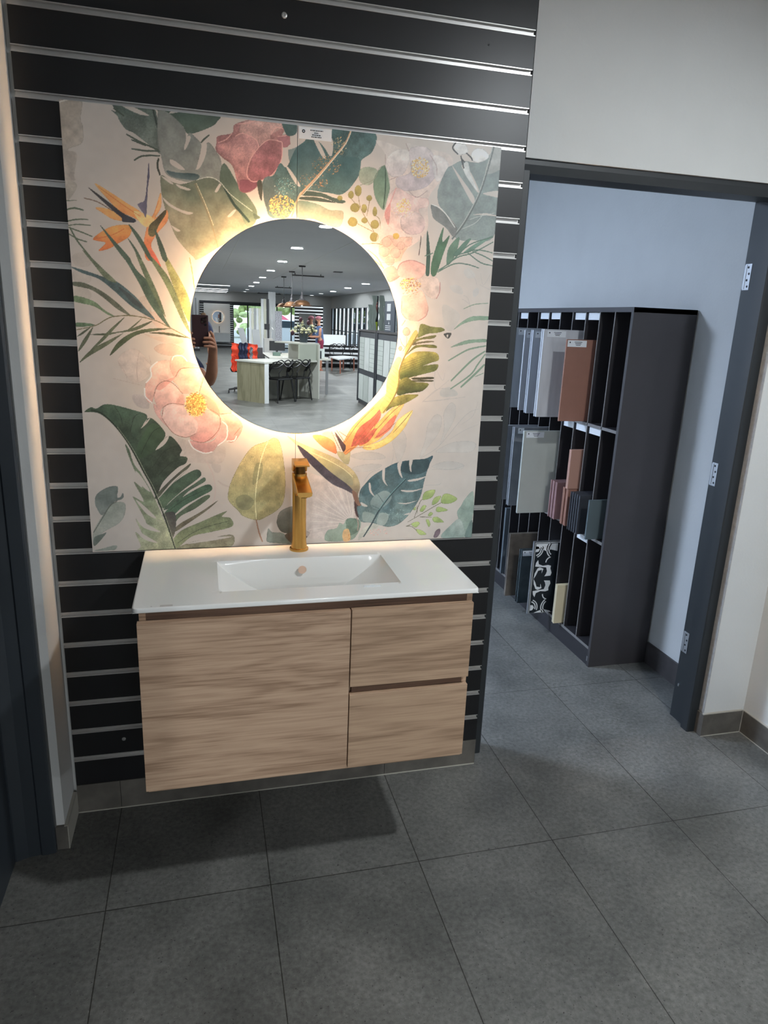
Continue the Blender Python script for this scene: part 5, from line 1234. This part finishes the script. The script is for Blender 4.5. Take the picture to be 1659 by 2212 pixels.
# ---------------------------------------------------------------- other people
p2 = thing('person', 'bearded person in pink cap, blue shirt and dark red shorts by the flowers', 'person', (3.30, -20.1, 0))
X, Y = 3.31, -20.1; k = 0.925
def std(X, Y, k, f, lean=0.0, arm='down'):
    fx, fy = f; sx, sy = fy, -fx   # right side
    def q(s, a, z, b=0): return (X+sx*s*k+fx*a*k, Y+sy*s*k+fy*a*k, z*k)
    P = dict(pelvis=q(0, 0, .95), waist=q(0, lean*.3, 1.10), chest=q(0, lean*.7, 1.30), neckbase=q(0, lean, 1.46), neck=q(0, lean*1.1+.01, 1.51), jaw=q(0, lean*1.2+.035, 1.575), skull=q(0, lean*1.25+.02, 1.665), crown=q(0, lean*1.3, 1.74))
    for s, m_ in (('R', 1), ('L', -1)):
        if arm == 'fore':
            P.update({'sh'+s: q(.175*m_, lean, 1.40), 'um'+s: q(.21*m_, lean+.02, 1.25), 'el'+s: q(.21*m_, lean+.02, 1.11), 'fm'+s: q(.18*m_, lean+.10, 1.10), 'wr'+s: q(.11*m_, lean+.24, 1.10), 'pa'+s: q(.07*m_, lean+.30, 1.10)})
        else:
            P.update({'sh'+s: q(.175*m_, lean, 1.40), 'um'+s: q(.22*m_, lean, 1.25), 'el'+s: q(.24*m_, lean+.01, 1.12), 'fm'+s: q(.245*m_, lean+.04, 1.02), 'wr'+s: q(.245*m_, lean+.09, .88), 'pa'+s: q(.24*m_, lean+.11, .81)})
        P.update({'hp'+s: q(.09*m_, 0, .88), 'th'+s: q(.10*m_, 0, .70), 'kn'+s: q(.105*m_, .02, .48), 'ca'+s: q(.105*m_, -.01, .32), 'an'+s: q(.105*m_, -.02, .09), 'he'+s: q(.105*m_, -.03, .045), 'to'+s: q(.12*m_, .14, .033)})
    return P, q
def shirt(parent, Pd, mat, name, k=1.0, sl=0.75):
    V = [(tuple(Vector(Pd['pelvis'])-Vector((0, 0, .14))), (.15*k, .13*k))]; E = []
    c = chain(V, E, 0, [(tuple(Vector(Pd['pelvis'])-Vector((0, 0, .02))), (.168*k, .142*k)), (Pd['waist'], (.158*k, .132*k)), (Pd['chest'], (.18*k, .14*k)), (Pd['neckbase'], (.095*k, .09*k))])
    for s in 'RL':
        a = Vector(Pd['sh'+s]); b_ = Vector(Pd['el'+s]); chain(V, E, c-1, [(tuple(a), .07*k), (tuple(a+(b_-a)*sl), .058*k)])
    return skin(name, V, E, mat, parent)
P, q = std(X, Y, k, (-1, 0.1), 0.03, 'fore'); body(p2, P, mSKIN, (-1, 0.1)); face(p2, P['skull'], (-1, .1, 0), mSKIN, .085)
shirt(p2, P, M('denim_blue_cloth', (84, 104, 140), 0.9, noise=(40, 0.2)), 'shirt', k); shorts(p2, P, M('dark_red_cloth', (120, 36, 60), 0.9), 'shorts', 'kn', 0.8)
hcv = Vector(P['skull']); MB().ball(hcv+Vector((-.055, 0, -.075)), .055, .06, .075, 14, 10).build('beard', M('dark_beard', (40, 34, 34), 0.8), p2, smooth=True)
cp_ = MB(); cp_.ball(hcv+Vector((.005, 0, .035)), .098, .094, .07, 18, 12); cp_.prism([(hcv.x-.17, hcv.y-.05), (hcv.x-.09, hcv.y-.08), (hcv.x-.05, hcv.y-.06), (hcv.x-.05, hcv.y+.06), (hcv.x-.09, hcv.y+.08), (hcv.x-.17, hcv.y+.05)], 'z', hcv.z+.03, hcv.z+.04); cp_.build('cap', M('dusty_pink_cloth', (170, 110, 120), 0.9), p2, smooth=True)
for s in 'RL':
    a = Vector(P['he'+s]); b_ = Vector(P['to'+s]); mid = (a+b_)/2; MB().box(mid.x-.13, mid.x+.13, mid.y-.045, mid.y+.045, 0.0, 0.02).build('sandal', M('orange_brown_leather', (170, 96, 70), 0.6), p2)
p3 = thing('person', 'person in a dark navy T-shirt bending beside the phone in front of the far vanity', 'person', (0.03, -21.5, 0))
P, q = std(0.03, -21.5, .93, (-0.9, -0.44), 0.0, 'down'); sh3 = {}
for kk, v in P.items():   # upper body leaning to the left
    z = v[2]; d = max(0, z-.9); P[kk] = (v[0]-d*0.30+ (0.10 if kk in ('shR', 'umR', 'elR', 'fmR', 'wrR', 'paR') and False else 0), v[1], z-d*0.07)
body(p3, P, mSKIN, (-0.9, -0.44)); face(p3, P['skull'], (-.9, -.44, 0), mSKIN); shirt(p3, P, mNAVY, 't_shirt', .93); shorts(p3, P, M('khaki_cloth', (120, 112, 98), 0.9), 'shorts')
MB().ball(Vector(P['skull'])+Vector((.012, .006, .02)), .088, .09, .082, 16, 12).build('hair', M('light_brown_hair', (110, 84, 60), 0.7), p3, smooth=True)

# ---------------------------------------------------------------- desk group
A = Vector((0.851, -11.246, 0)); e1 = Vector((.78, -.63, 0)).normalized(); e2 = Vector((-.63, -.78, 0)).normalized(); ZV = Vector((0, 0, 1))
dk = thing('reception_desk', 'pale oak and white reception desk standing on the showroom floor', 'desk', tuple(A))
mTOP = M('cream_laminate_top', (206, 206, 196), 0.45)
MB().obox(A+e1*0.0, e2*.745, e1*.035, ZV*.735).build('side_panel', mDESK, dk)
MB().obox(A-e2*.012+e1*.001, e1*.10, e2*.012, ZV*.735).build('panel_edge', mWHITE, dk)
MB().obox(A-e2*.02-e1*.02+ZV*.735, e1*1.44, e2*.80, ZV*.03).build('desk_top', mTOP, dk)
MB().obox(A+e2*.50+e1*.035, e1*1.385, e2*.02, ZV*.735).build('modesty_panel', M('grey_laminate', (152, 150, 142), 0.5), dk)
MB().obox(A+e1*0.93+e2*.03+ZV*.766, e1*.53, -e2*.03, ZV*.31).build('upstand_panel', M('pale_green_grey_laminate', (176, 180, 166), 0.5), dk)
MB().obox(A+e1*1.46-e2*.03, e1*.035, e2*.85, ZV*1.076).build('end_panel', mTOP, dk)
MB().obox(A+e1*1.05-e2*.0+ZV*1.0765, e1*.45, e2*.80, ZV*.025).build('raised_ledge', mTOP, dk)
B0 = Vector((1.10, -12.95, 0)); D1, D2 = e1, e2; e1 = Vector((1, 0, 0)); e2 = Vector((0, -1, 0))
dk2 = thing('office_desk', 'second white office desk behind the reception desk, cluttered with papers', 'desk', tuple(B0))
MB().obox(B0+ZV*.72, e1*1.3, e2*2.1, ZV*.03).build('desk_top', mTOP, dk2)
for a, b_ in ((.03, .03), (1.2, .03), (.03, 2.0), (1.2, 2.0)): MB().obox(B0+e1*a+e2*b_, e1*.05, e2*.05, ZV*.72).build('leg', mSTEEL, dk2)
for i, (a, b_, col, n_) in enumerate(((.30, .25, (220, 222, 218), 'white'), (.62, .55, (232, 232, 228), 'loose white'), (.35, 1.1, (210, 214, 204), 'cream'), (.75, 1.5, (226, 226, 226), 'pale'))):
    o = MB().obox(B0+e1*a+e2*b_+ZV*.75, e1*.30, e2*.21, ZV*(.004+.006*(i % 2))).build('paper_stack', M('paper_%d' % i, col, .7)); tag(o, n_ + ' paper stack lying on the cluttered office desk', 'papers', 'papers on the office desk')
for i, (a, b_, h_) in enumerate(((.95, .10, .16), (1.05, .30, .20), (.55, .9, .10), (.15, .75, .08), (1.0, .75, .22))):
    o = MB().obox(B0+e1*a+e2*b_+ZV*.75, e1*.16, e2*.05, ZV*h_).obox(B0+e1*a+e2*(b_+.06)+ZV*.75, e1*.15, e2*.035, ZV*h_*.85).build('file_box', M('file_%d' % i, ((44, 50, 54), (196, 204, 200), (60, 74, 66), (90, 110, 100), (38, 42, 48))[i], .5)); tag(o, ('dark upright file box by the desk upstand', 'white-grey file box behind the dark one', 'low dark green tray on the office desk', 'small green box at the left of the office desk', 'tall black file box at the back of the office desk')[i], 'file box', 'files on the office desk')
mn = thing('computer_monitor', 'black computer monitor on the office desk seen from behind', 'monitor', tuple(B0+e1*.35+e2*1.85+ZV*.75))
c_ = B0+e1*.35+e2*1.85+ZV*.75
MB().obox(c_-e1*.18+ZV*.06, e1*.36, e2*.03, ZV*.22).build('screen', M('black_plastic', (26, 28, 32), .4), mn); MB().obox(c_-e1*.02+e2*.03, e1*.04, e2*.03, ZV*.15).obox(c_-e1*.1-e2*.05, e1*.2, e2*.16, ZV*.012).build('stand', M('black_plastic'), mn)
e1, e2 = D1, D2
# open wire chairs
mCH = M('black_gloss_plastic', (30, 30, 32), 0.3)
def wire_chair(label, group):
    t = thing('open_frame_chair', label, 'chair', (0, 0, 0), group)
    MB().prism([(-.20, -.19), (.20, -.19), (.23, .0), (.20, .20), (-.20, .20), (-.23, 0)], 'z', .425, .455).build('seat', mCH, t, bevel=.008)
    for sx, sy in ((-1, -1), (1, -1), (-1, 1), (1, 1)): MB().tube([(sx*.18, sy*.16, .44), (sx*.23, sy*.21, 0.0)], [.016, .010], 10).build('leg', mCH, t, smooth=True)
    for r in range(3):
        pts = []
        for i in range(21):
            u = -1+i/10; ang = u*PI*0.55; x = .27*math.sin(ang); y = -.05-.20*math.cos(ang)+.0
            z = (.66+.14*math.exp(-((abs(u)-.35)/.28)**2), .80-.13*math.exp(-(u/.3)**2)-.10*u*u, .64+.16*math.exp(-(u/.35)**2))[r]
            if abs(u) > .85: z = z*(1-(abs(u)-.85)/.15*.12)
            pts.append((x, y, z))
        MB().tube([(-.21, .0, .45), (-.25, .02, .56)]+pts+[(.25, .02, .56), (.21, .0, .45)], .011, 8).build('back_hoop', mCH, t, smooth=True)
    for sx in (-1, 1): MB().tube([(sx*.15, -.17, .45), (sx*.19, -.20, .56), (sx*.12, -.22, .66)], .010, 8).build('upright', mCH, t, smooth=True)
    return t
ch0 = wire_chair('black open-frame chair nearest the oak side panel of the desk', 'open-frame chairs at the desk')
ROTC = math.atan2(-.78, -.63)+PI/2
ch0.location = (1.15, -11.60, 0); ch0.rotation_euler = (0, 0, PI-.681)
dup(ch0, (1.53, -11.92, 0), PI-.681, 'black open-frame chair on the right, beside the desk end')
dup(ch0, (4.05, -21.22, 0), math.radians(170), 'small black open-frame chair behind the low table, left', 'open-frame chairs by the window'); dup(ch0, (4.75, -21.22, 0), math.radians(190), 'small black open-frame chair behind the low table, right', 'open-frame chairs by the window')
# vase with flowers
vs_ = thing('flower_vase', 'dark grey bucket vase of dried flowers and leaves on the counter ledge', 'vase', (1.723, -12.337, 1.102))
MB().lathe((1.723, -12.337, 1.102), [(0.0003, 0.0), (.075, 0), (.095, .22), (.088, .22), (.07, .01), (0.0003, .01)], 28).build('pot', M('slate_metal', (60, 68, 74), .45), vs_, smooth=True)
rs = random.Random(5); fl = MB(); lv = MB(); stt = MB()
for k in range(70):
    a = rs.random()*2*PI; r = .27*math.sqrt(rs.random()); z = 1.30+rs.random()*.22*(1.2-r/.3); c0 = Vector((1.723+r*math.cos(a), -12.337+r*math.sin(a), z))
    if k % 2: fl.ball(c0, .022+.02*rs.random(), None, .02, 8, 6)
    else:
        d = Vector((rs.uniform(-1, 1), rs.uniform(-1, 1), rs.uniform(-.3, 1))).normalized()*.06; s = d.cross(ZV).normalized()*.018; lv.add([c0-d, c0+s, c0+d, c0-s, c0+Vector((0, 0, .006))], [(0, 1, 4), (1, 2, 4), (2, 3, 4), (3, 0, 4), (0, 3, 2, 1)])
    if k % 4 == 0: stt.tube([(1.723, -12.337, 1.13), tuple(c0)], .003, 5)
fl.build('flower_heads', M('cream_petals', (206, 200, 160), .8, noise=(30, .3)), vs_, smooth=True); lv.build('foliage', M('dark_leaf', (66, 78, 54), .7, noise=(20, .4)), vs_); stt.build('stems', M('stem', (84, 88, 58), .8), vs_)
dkf = MB()
for c0 in ((1.66, -12.3, 1.54), (1.82, -12.35, 1.49), (1.50, -12.3, 1.28)): dkf.ball(c0, .035, None, .05, 10, 8)
dkf.build('dark_flower_heads', M('maroon_petals', (70, 40, 48), .8), vs_, smooth=True)
# office chair with orange jacket
oc = thing('office_chair', 'black swivel office chair standing behind the left end of the oak desk', 'office chair', (.55, -13.1, 0))
cx, cy = .55, -13.15
MB().box(cx-.24, cx+.24, cy-.24, cy+.24, .44, .51).build('seat', M('black_mesh_fabric', (36, 38, 42), .9), oc, bevel=.03)
MB().box(cx-.22, cx+.22, cy+.20, cy+.25, .58, .98).build('backrest', M('black_mesh_fabric'), oc, bevel=.02); MB().cyl((cx, cy, .08), (cx, cy, .44), .03).build('gas_lift', mDARK, oc)
for k in range(5):
    a = 2*PI*k/5+.4; p_ = (cx+.29*math.cos(a), cy+.29*math.sin(a), .07); MB().tube([(cx, cy, .11), p_], [.028, .018], 8).build('base_spoke', mDARK, oc); MB().cyl((p_[0]-.012, p_[1], .03), (p_[0]+.012, p_[1], .03), .03, n=14).build('castor', mDARK, oc)
jk = thing('work_jacket', 'orange and navy high visibility jacket hung over the office chair back', 'jacket', (cx, cy+.3, .6))
def cloth(x0, x1, z0, z1, y, amp, seed):
    rr = random.Random(seed); m = MB(); nx, nz = 14, 14; ph_ = rr.random()*6
    for s in (0, 1):
        m.add([(x0+(x1-x0)*i/nx+.01*math.sin(j*1.1+ph_), y+s*.012+amp*math.sin(i*1.3+ph_)*(.4+j/nz)*.5+amp*.4*math.sin(j*.9), z0+(z1-z0)*j/nz+.012*math.sin(i*.8+ph_)) for j in range(nz+1) for i in range(nx+1)], [(j*(nx+1)+i, j*(nx+1)+i+1, (j+1)*(nx+1)+i+1, (j+1)*(nx+1)+i) for j in range(nz) for i in range(nx)])
    return m
mOR = M('orange_hi_vis_cloth', (236, 74, 46), .8)
MB2 = cloth(cx-.22, cx+.30, .70, 1.02, cy+.275, .02, 1); MB2.build('orange_body', mOR, jk, smooth=True)
cloth(cx-.08, cx+.10, .70, 1.035, cy+.31, .02, 2).build('navy_collar', M('navy_cloth'), jk, smooth=True); cloth(cx-.23, cx-.09, .46, .78, cy+.29, .02, 3).build('orange_sleeve', mOR, jk, smooth=True); cloth(cx+.14, cx+.20, .70, .96, cy+.325, .015, 4).build('grey_stripe', M('reflective_grey', (150, 150, 156), .4), jk, smooth=True)

# ---------------------------------------------------------------- standing sample boards in the middle
def board_stand(name, label, x0, x1, y, z0, z1, mat, lean=0.0, n=1, cat='display board', group='standing sample boards in the showroom'):
    t = thing(name, label, cat, ((x0+x1)/2, y, 0), group)
    for k in range(n):
        w = (x1-x0)/n; xa = x0+w*k; MB().add([(xa+.004, y, z0), (xa+w-.004, y, z0), (xa+w-.004, y-.04, z0), (xa+.004, y-.04, z0), (xa+.004+lean, y-.02*k, z1), (xa+w-.004+lean, y-.02*k, z1), (xa+w-.004+lean, y-.04-.02*k, z1), (xa+.004+lean, y-.04-.02*k, z1)], [(0, 3, 2, 1), (4, 5, 6, 7), (0, 1, 5, 4), (1, 2, 6, 5), (2, 3, 7, 6), (3, 0, 4, 7)]).build('board', mat[k % len(mat)], t)
    MB().box(x0-.02, x1+.02, y-.28, y+.10, 0.0, z0 if z0 > .05 else .05).build('base', mDARK, t)
    return t
mB = [M('board_white', (204, 206, 208), .4), M('board_grey', (150, 152, 154), .5), M('board_cream', (196, 194, 178), .5), M('board_dark', (48, 50, 56), .5)]
board_stand('leaning_display_board', 'grey display board tilted to the left above the orange jacket', .62, .76, -14.0, .90, 1.31, [mB[1]], -.12)
board_stand('leaning_display_board', 'wider grey display board beside the tilted one behind the desk', .86, 1.03, -14.1, .90, 1.285, [mB[1]], -.04)
board_stand('tall_tile_column', 'pair of tallest white tile columns behind the pendants', 1.90, 2.14, -22.0, .10, 2.34, [mB[0], mB[0]], 0, 2)
board_stand('tile_column', 'white and cream tile columns with a dark gap left of the tallest pair', 1.62, 1.88, -21.5, .10, 2.10, [mB[0], mB[2], mB[3]], 0, 3)
board_stand('mosaic_column', 'grey mottled mosaic column right of the tallest pair', 2.02, 2.24, -21.0, .10, 1.74, [M('mosaic_mottle', (150, 150, 156), .3, noise=(40, .6))], 0, 1)
board_stand('sample_sheet_rack', 'rack of pale upright sheets in front of the glass doors', 1.22, 1.60, -21.2, .10, 1.80, [mB[0], mB[2], mB[1], mB[0], mB[2]], 0, 5)
t = thing('kitchen_display_cube', 'small black box display with a white tap beside the tile columns', 'display', (1.62, -19.0, 0)); MB().box(1.52, 1.66, -19.1, -19.0, 1.20, 1.36).build('black_box', mB[3], t); MB().box(1.50, 1.75, -19.2, -18.95, .0, .95).build('plinth', mWHITE, t); MB().tube([(1.70, -19.0, .95), (1.70, -19.0, 1.15), (1.72, -18.95, 1.27), (1.76, -18.9, 1.20)], .012, 8).cyl((1.59, -19.05, .95), (1.59, -19.05, 1.2), .01).build('white_tap', mWHITE, t)

# ---------------------------------------------------------------- cabinets of tile panels at the right of the mirror view
def tile_cabinet(y0, y1, label):
    t = thing('tile_display_cabinet', label, 'display cabinet', (2.9, (y0+y1)/2, 0), 'dark framed tile display cabinets')
    MB().box(2.71, 3.2, y0, y1, 0.05, 1.38).build('carcass', M('dark_frame', (62, 64, 70), .5), t); MB().box(2.69, 3.22, y0, y1, 1.38, 1.41).build('top', mDARK, t); MB().box(2.72, 3.2, y0+.02, y1-.02, 0, .05).build('plinth', mDARK, t)
    MB().box(2.690, 2.71, y0, y0+.06, .05, 1.38).box(2.690, 2.71, y1-.06, y1, .05, 1.38).build('door_stile', M('dark_frame'), t)
    w = (y1-y0-.14)/3; cols = ((196, 202, 198), (184, 190, 186), (206, 210, 208))
    for r, (a, b_) in enumerate(((.10, .58), (.68, 1.27))):
        for k in range(3):
            ya = y0+.07+w*k; m_ = M('panel_tile_%d%d' % (r, k), cols[(k+r) % 3], .35, noise=(5, .06)); MB().box(2.702, 2.71, ya+.02, ya+w-.02, a, b_).build('tile_panel', m_, t)
            if k != 1 and r:
                g_ = MB()
                for j in range(7): g_.box(2.7012, 2.702, ya+.02, ya+w-.02, a+.08*j, a+.08*j+.006)
                g_.build('joint_lines', M('grey_joint', (140, 146, 144), .6), t)
tile_cabinet(-11.62, -10.20, 'dark framed cabinet of pale tile panels, farther of the pair in the mirror')
tile_cabinet(-10.15, -8.75, 'dark framed cabinet of pale tile panels, nearer and cut by the mirror rim')
def wavy(x0, x1, y, z0, z1, label, mat):
    t = MB(); n = 16; L_ = [(x0+.012*math.sin(i*1.1+x0*9), z0+(z1-z0)*i/n) for i in range(n+1)]; Rr = [(x1+.012*math.sin(i*.9+x1*7), z0+(z1-z0)*i/n) for i in range(n, -1, -1)]
    t.prism(L_+Rr, 'y', y, y+.03); o = t.build('stone_slab', mat); return tag(o, label, 'stone slab', 'stone slabs on the cabinet')
mSLAB = M('grey_green_slate', (122, 132, 126), .6, noise=(6, .2), stretch=(8, 8, 1))
wavy(2.72, 2.80, -10.96, 1.41, 1.86, 'short wavy edged grey-green slab at the left on the cabinet', mSLAB); wavy(2.775, 2.850, -10.90, 1.41, 2.02, 'tall wavy edged slab left of the dark gap', mSLAB)
wavy(2.905, 2.99, -10.90, 1.41, 2.03, 'tall wavy edged slab right of the dark gap', mSLAB); wavy(2.985, 3.04, -10.84, 1.41, 1.93, 'narrow wavy edged slab at the right of the group', mSLAB)
t = thing('figure_panel', 'dark narrow panel with a painted figure between the slabs', 'panel', (2.87, -11.0, 1.41)); MB().box(2.840, 2.915, -11.02, -11.0, 1.41, 2.02).build('dark_board', mB[3], t)
MB().ball((2.885, -10.995, 1.90), .015, .008, .02).box(2.872, 2.896, -11.0, -10.992, 1.72, 1.87).build('pink_figure', M('rose_paint', (180, 120, 116), .6), t)
o = MB().box(2.845, 2.885, -10.93, -10.90, 1.41, 1.56).build('sample_bottle', M('lime_plastic', (190, 214, 40), .4), bevel=.006); tag(o, 'small lime green bottle standing in front of the slabs', 'bottle')
sg = thing('sign_board', 'dark sign with white squares and writing on the nearer cabinet', 'sign', (2.76, -9.55, 1.41)); MB().box(2.755, 2.775, -9.86, -9.22, 1.41, 1.90).build('board', M('blue_black_sign', (52, 60, 72), .5), sg)
s_ = MB().box(2.752, 2.755, -9.72, -9.48, 1.74, 1.86).box(2.752, 2.755, -9.72, -9.48, 1.60, 1.70)
for z in (1.44, 1.47, 1.50): s_.box(2.752, 2.755, -9.80, -9.45, z, z+.012)
s_.prism([(-9.60, 1.535), (-9.54, 1.535), (-9.57, 1.58)], 'x', 2.752, 2.755); s_.build('white_print', mCARD, sg)

# ---------------------------------------------------------------- striped slat displays
def slat_display(x0, x1, y, z0, z1, label, pitch=.10):
    t = thing('slat_display_wall', label, 'slat wall', ((x0+x1)/2, y, 0), 'black and white slat displays')
    b_ = MB(); w_ = MB(); z = z0
    while z < z1-.01: b_.box(x0, x1, y-.02, y, z, min(z+pitch*.62, z1)); w_.box(x0, x1, y-.02, y-.004, min(z+pitch*.62, z1), min(z+pitch, z1)); z += pitch
    b_.build('black_boards', mBLACK, t); w_.build('white_channels', M('white_channel', (230, 232, 234), .4), t)
    if z0 < .1: MB().box(x0, x1, y-.10, y-.02, 0, z1).build('backing', mDARK, t)
    return t
slat_display(2.63, 3.53, -20.9, 0.02, 1.95, 'black and white striped slat display behind the bearded person')
o = MB().box(2.76, 3.28, -20.88, -20.865, .95, 1.70).build('framed_mirror', mMIRROR); tag(o, 'rectangular mirror on the striped display behind the flowers', 'mirror')
slat_display(3.62, 5.6, -21.6, 0.02, .72, 'low striped slat display behind the white table', .16)
slat_display(-.29, 1.30, -34.38, 0.02, 2.08, 'striped slat wall carrying the far white vanity display', .10)
vd = thing('vanity_display', 'white display panel with a white vanity on the far striped wall', 'display', (.5, -34.3, .3))
MB().box(-.10, 1.15, -34.375, -34.34, .35, 2.06).build('white_panel', mWHITE, vd); MB().box(.10, 1.12, -34.34, -33.95, .26, .66).build('white_cabinet', mWHITE, vd); MB().box(.08, 1.14, -34.34, -33.92, .66, .70).build('basin_slab', mCER, vd); MB().tube([(.62, -34.25, .70), (.62, -34.25, .95), (.62, -34.15, .99), (.62, -34.08, .95)], .015, 8).build('dark_tap', mDARK, vd)
fm = thing('far_round_mirror', 'small round mirror hanging on the far white display panel', 'mirror', (.57, -34.33, 1.43)); MB().lathe((.575, 0, 1.43), [(.0003, -34.30), (.27, -34.30), (.27, -34.32), (.0003, -34.32)], 48, 'y').build('mirror_glass', mMIRROR, fm); MB().lathe((.575, 0, 1.43), [(.24, -34.32), (.25, -34.32), (.25, -34.338), (.24, -34.338)], 48, 'y').build('led_strip', mLED, fm)
o = MB().box(-.30, 5.2, -34.49, -34.40, 2.09, 2.18).build('header_beam', mB[3]); tag(o, 'long black header beam above the far displays and glass doors', 'beam')
# glass doors at the far end
gd = MB(); gl = MB(); xs_ = [1.30, 2.02, 2.74, 3.46, 4.18, 5.18]
for x in xs_: gd.box(x-.03, x+.03, -34.62, -34.52, 0, 2.12)
gd.box(1.27, 5.2, -34.62, -34.52, 2.02, 2.12).box(1.27, 5.2, -34.62, -34.52, 0, .06)
wn = struct('window_1', gd, mB[3]); 
for a, b_ in zip(xs_[:-1], xs_[1:]): MB().box(a+.03, b_-.03, -34.575, -34.565, .06, 2.02).build('glass_pane', mGLASS, wn)
# window wall on the right with dark vertical bars
wb = MB(); y = -34.4; ys_ = []
while y < -8.0: ys_.append(y); y += .98
for y in ys_: wb.box(6.22, 6.235, y-.13, y+.13, .22, 2.06)
wb.box(6.236, 6.26, -34.5, -8, 1.0, 1.04)
w2 = struct('window_2', wb, mB[3])
for a, b_ in zip(ys_[:-1], ys_[1:]): MB().box(6.27, 6.28, a+.11, b_-.11, .22, 2.06).build('glass_pane', mGLASS, w2)
# low table with copper legs
tb = thing('low_table', 'low white table with slim copper legs near the striped display', 'table', (3.9, -19.4, 0))
MB().prism([(3.62, -20.2), (3.66, -18.7), (4.58, -20.35), (4.2, -20.85)], 'z', .40, .435).build('table_top', mWHITE, tb, bevel=.004)
mCL = M('copper_leg', (196, 128, 108), .4, .6)
for x, y in ((3.70, -20.1), (3.74, -18.9), (4.45, -20.3), (4.18, -20.7)): MB().tube([(x, y, .40), (x+.01, y, 0)], [.028, .018], 10).build('leg', mCL, tb)
o = MB().box(3.9, 5.4, -22.4, -21.75, 0, .55).build('dark_bench', mB[3], bevel=.01); tag(o, 'dark low bench box behind the white table', 'bench')
o = MB().box(3.85, 4.9, -24.5, -24.0, .0, 1.0).build('white_cabinet', mWHITE, bevel=.01); tag(o, 'white waist-high cabinet in front of the barred window', 'cabinet')
# display on the left edge of the mirror view
board_stand('curtain_sample_stand', 'grey upright sample sheets at the far left beside the striped wall', -.62, -.34, -30.0, .10, 2.2, [mB[1], mB[0], mB[1], mB[0]], 0, 4)

# ---------------------------------------------------------------- outdoors beyond the glass
struct('ground_outside', MB().box(-20, 40, -75, -34.7, -.12, -.02).box(6.4, 40, -34.7, 5, -.12, -.02), M('pale_concrete', (190, 188, 182), .9, noise=(1, .1)))
mHG = M('bright_hedge_green', (196, 214, 150), .8, noise=(3, .6))
def hedge(x0, x1, y0, y1, h, label):
    rr = random.Random(int(x0*10)+int(y0)); m = MB()
    for k in range(160): m.ball((rr.uniform(x0, x1), rr.uniform(y0, y1), rr.uniform(.2, h)), rr.uniform(.25, .5), None, rr.uniform(.2, .4), 7, 5)
    o = m.build('hedge', mHG, smooth=False); tag(o, label, 'hedge')
hedge(0, 7, -52, -50, 3.6, 'bright green hedge and trees outside the far glass doors')
cn = thing('market_canopy', 'pink-red canopy tent outside the far glass doors', 'canopy', (4.4, -42, 0)); 
MB().add([(3.4, -43, 1.15), (5.2, -43, 1.15), (5.2, -41, 1.15), (3.4, -41, 1.15), (4.3, -42, 1.8)], [(0, 1, 4), (1, 2, 4), (2, 3, 4), (3, 0, 4), (3, 2, 1, 0)]).build('canopy_roof', M('pink_red_canvas', (222, 96, 120), .8), cn)
for x, y in ((3.5, -42.9), (5.1, -42.9), (5.1, -41.1), (3.5, -41.1)): MB().cyl((x, y, 0-.02), (x, y, 1.15), .025, n=8).build('pole', mWHITE, cn)
for i, (x, y, c) in enumerate(((4.3, -38.6, (232, 232, 236)), (9.2, -24, (196, 204, 220)), (9.4, -15, (120, 132, 160)))):
    cr = thing('parked_car', ('white car in front of the canopy', 'pale blue-grey car outside the barred window', 'dark blue car outside the nearer barred windows')[i], 'car', (x, y, 0), 'cars parked outside'); L2 = i > 0
    pr_ = [(-2.1, .25), (2.1, .25), (2.15, .75), (1.2, .92), (.7, 1.38), (-.9, 1.40), (-1.7, .95), (-2.1, .85)]
    m = MB()
    if L2: m.prism([(y+a, z) for a, z in pr_], 'x', x-.85, x+.85)
    else: m.prism([(x+a, z) for a, z in pr_], 'y', y-.85, y+.85)
    m.build('car_body', M('car_paint_%d' % i, c, .3), cr, bevel=.05); 
    for a in (-1.35, 1.35):
        for s in (-.8, .8):
            p0 = Vector((x+s-.1, y+a, .29)) if L2 else Vector((x+a, y+s-.1, .29)); p1 = p0+(Vector((.2, 0, 0)) if L2 else Vector((0, .2, 0))); MB().cyl(p0, p1, .31, n=16).build('wheel', mDARK, cr)
    g_ = MB(); gp = [(-.80, .98), (.80, .98), (.60, 1.33), (-.72, 1.34)]
    if L2: g_.prism([(y+a, z) for a, z in gp], 'x', x-.86, x+.86)
    else: g_.prism([(x+a, z) for a, z in gp], 'y', y-.86, y+.86)
    g_.build('windows', M('car_glass', (60, 70, 80), .1), cr)
o = MB().box(14, 15, -40, 0, -.02, 5).build('building_across', M('pale_render_wall', (206, 210, 220), .9)); tag(o, 'pale building across the road beyond the barred window', 'building')
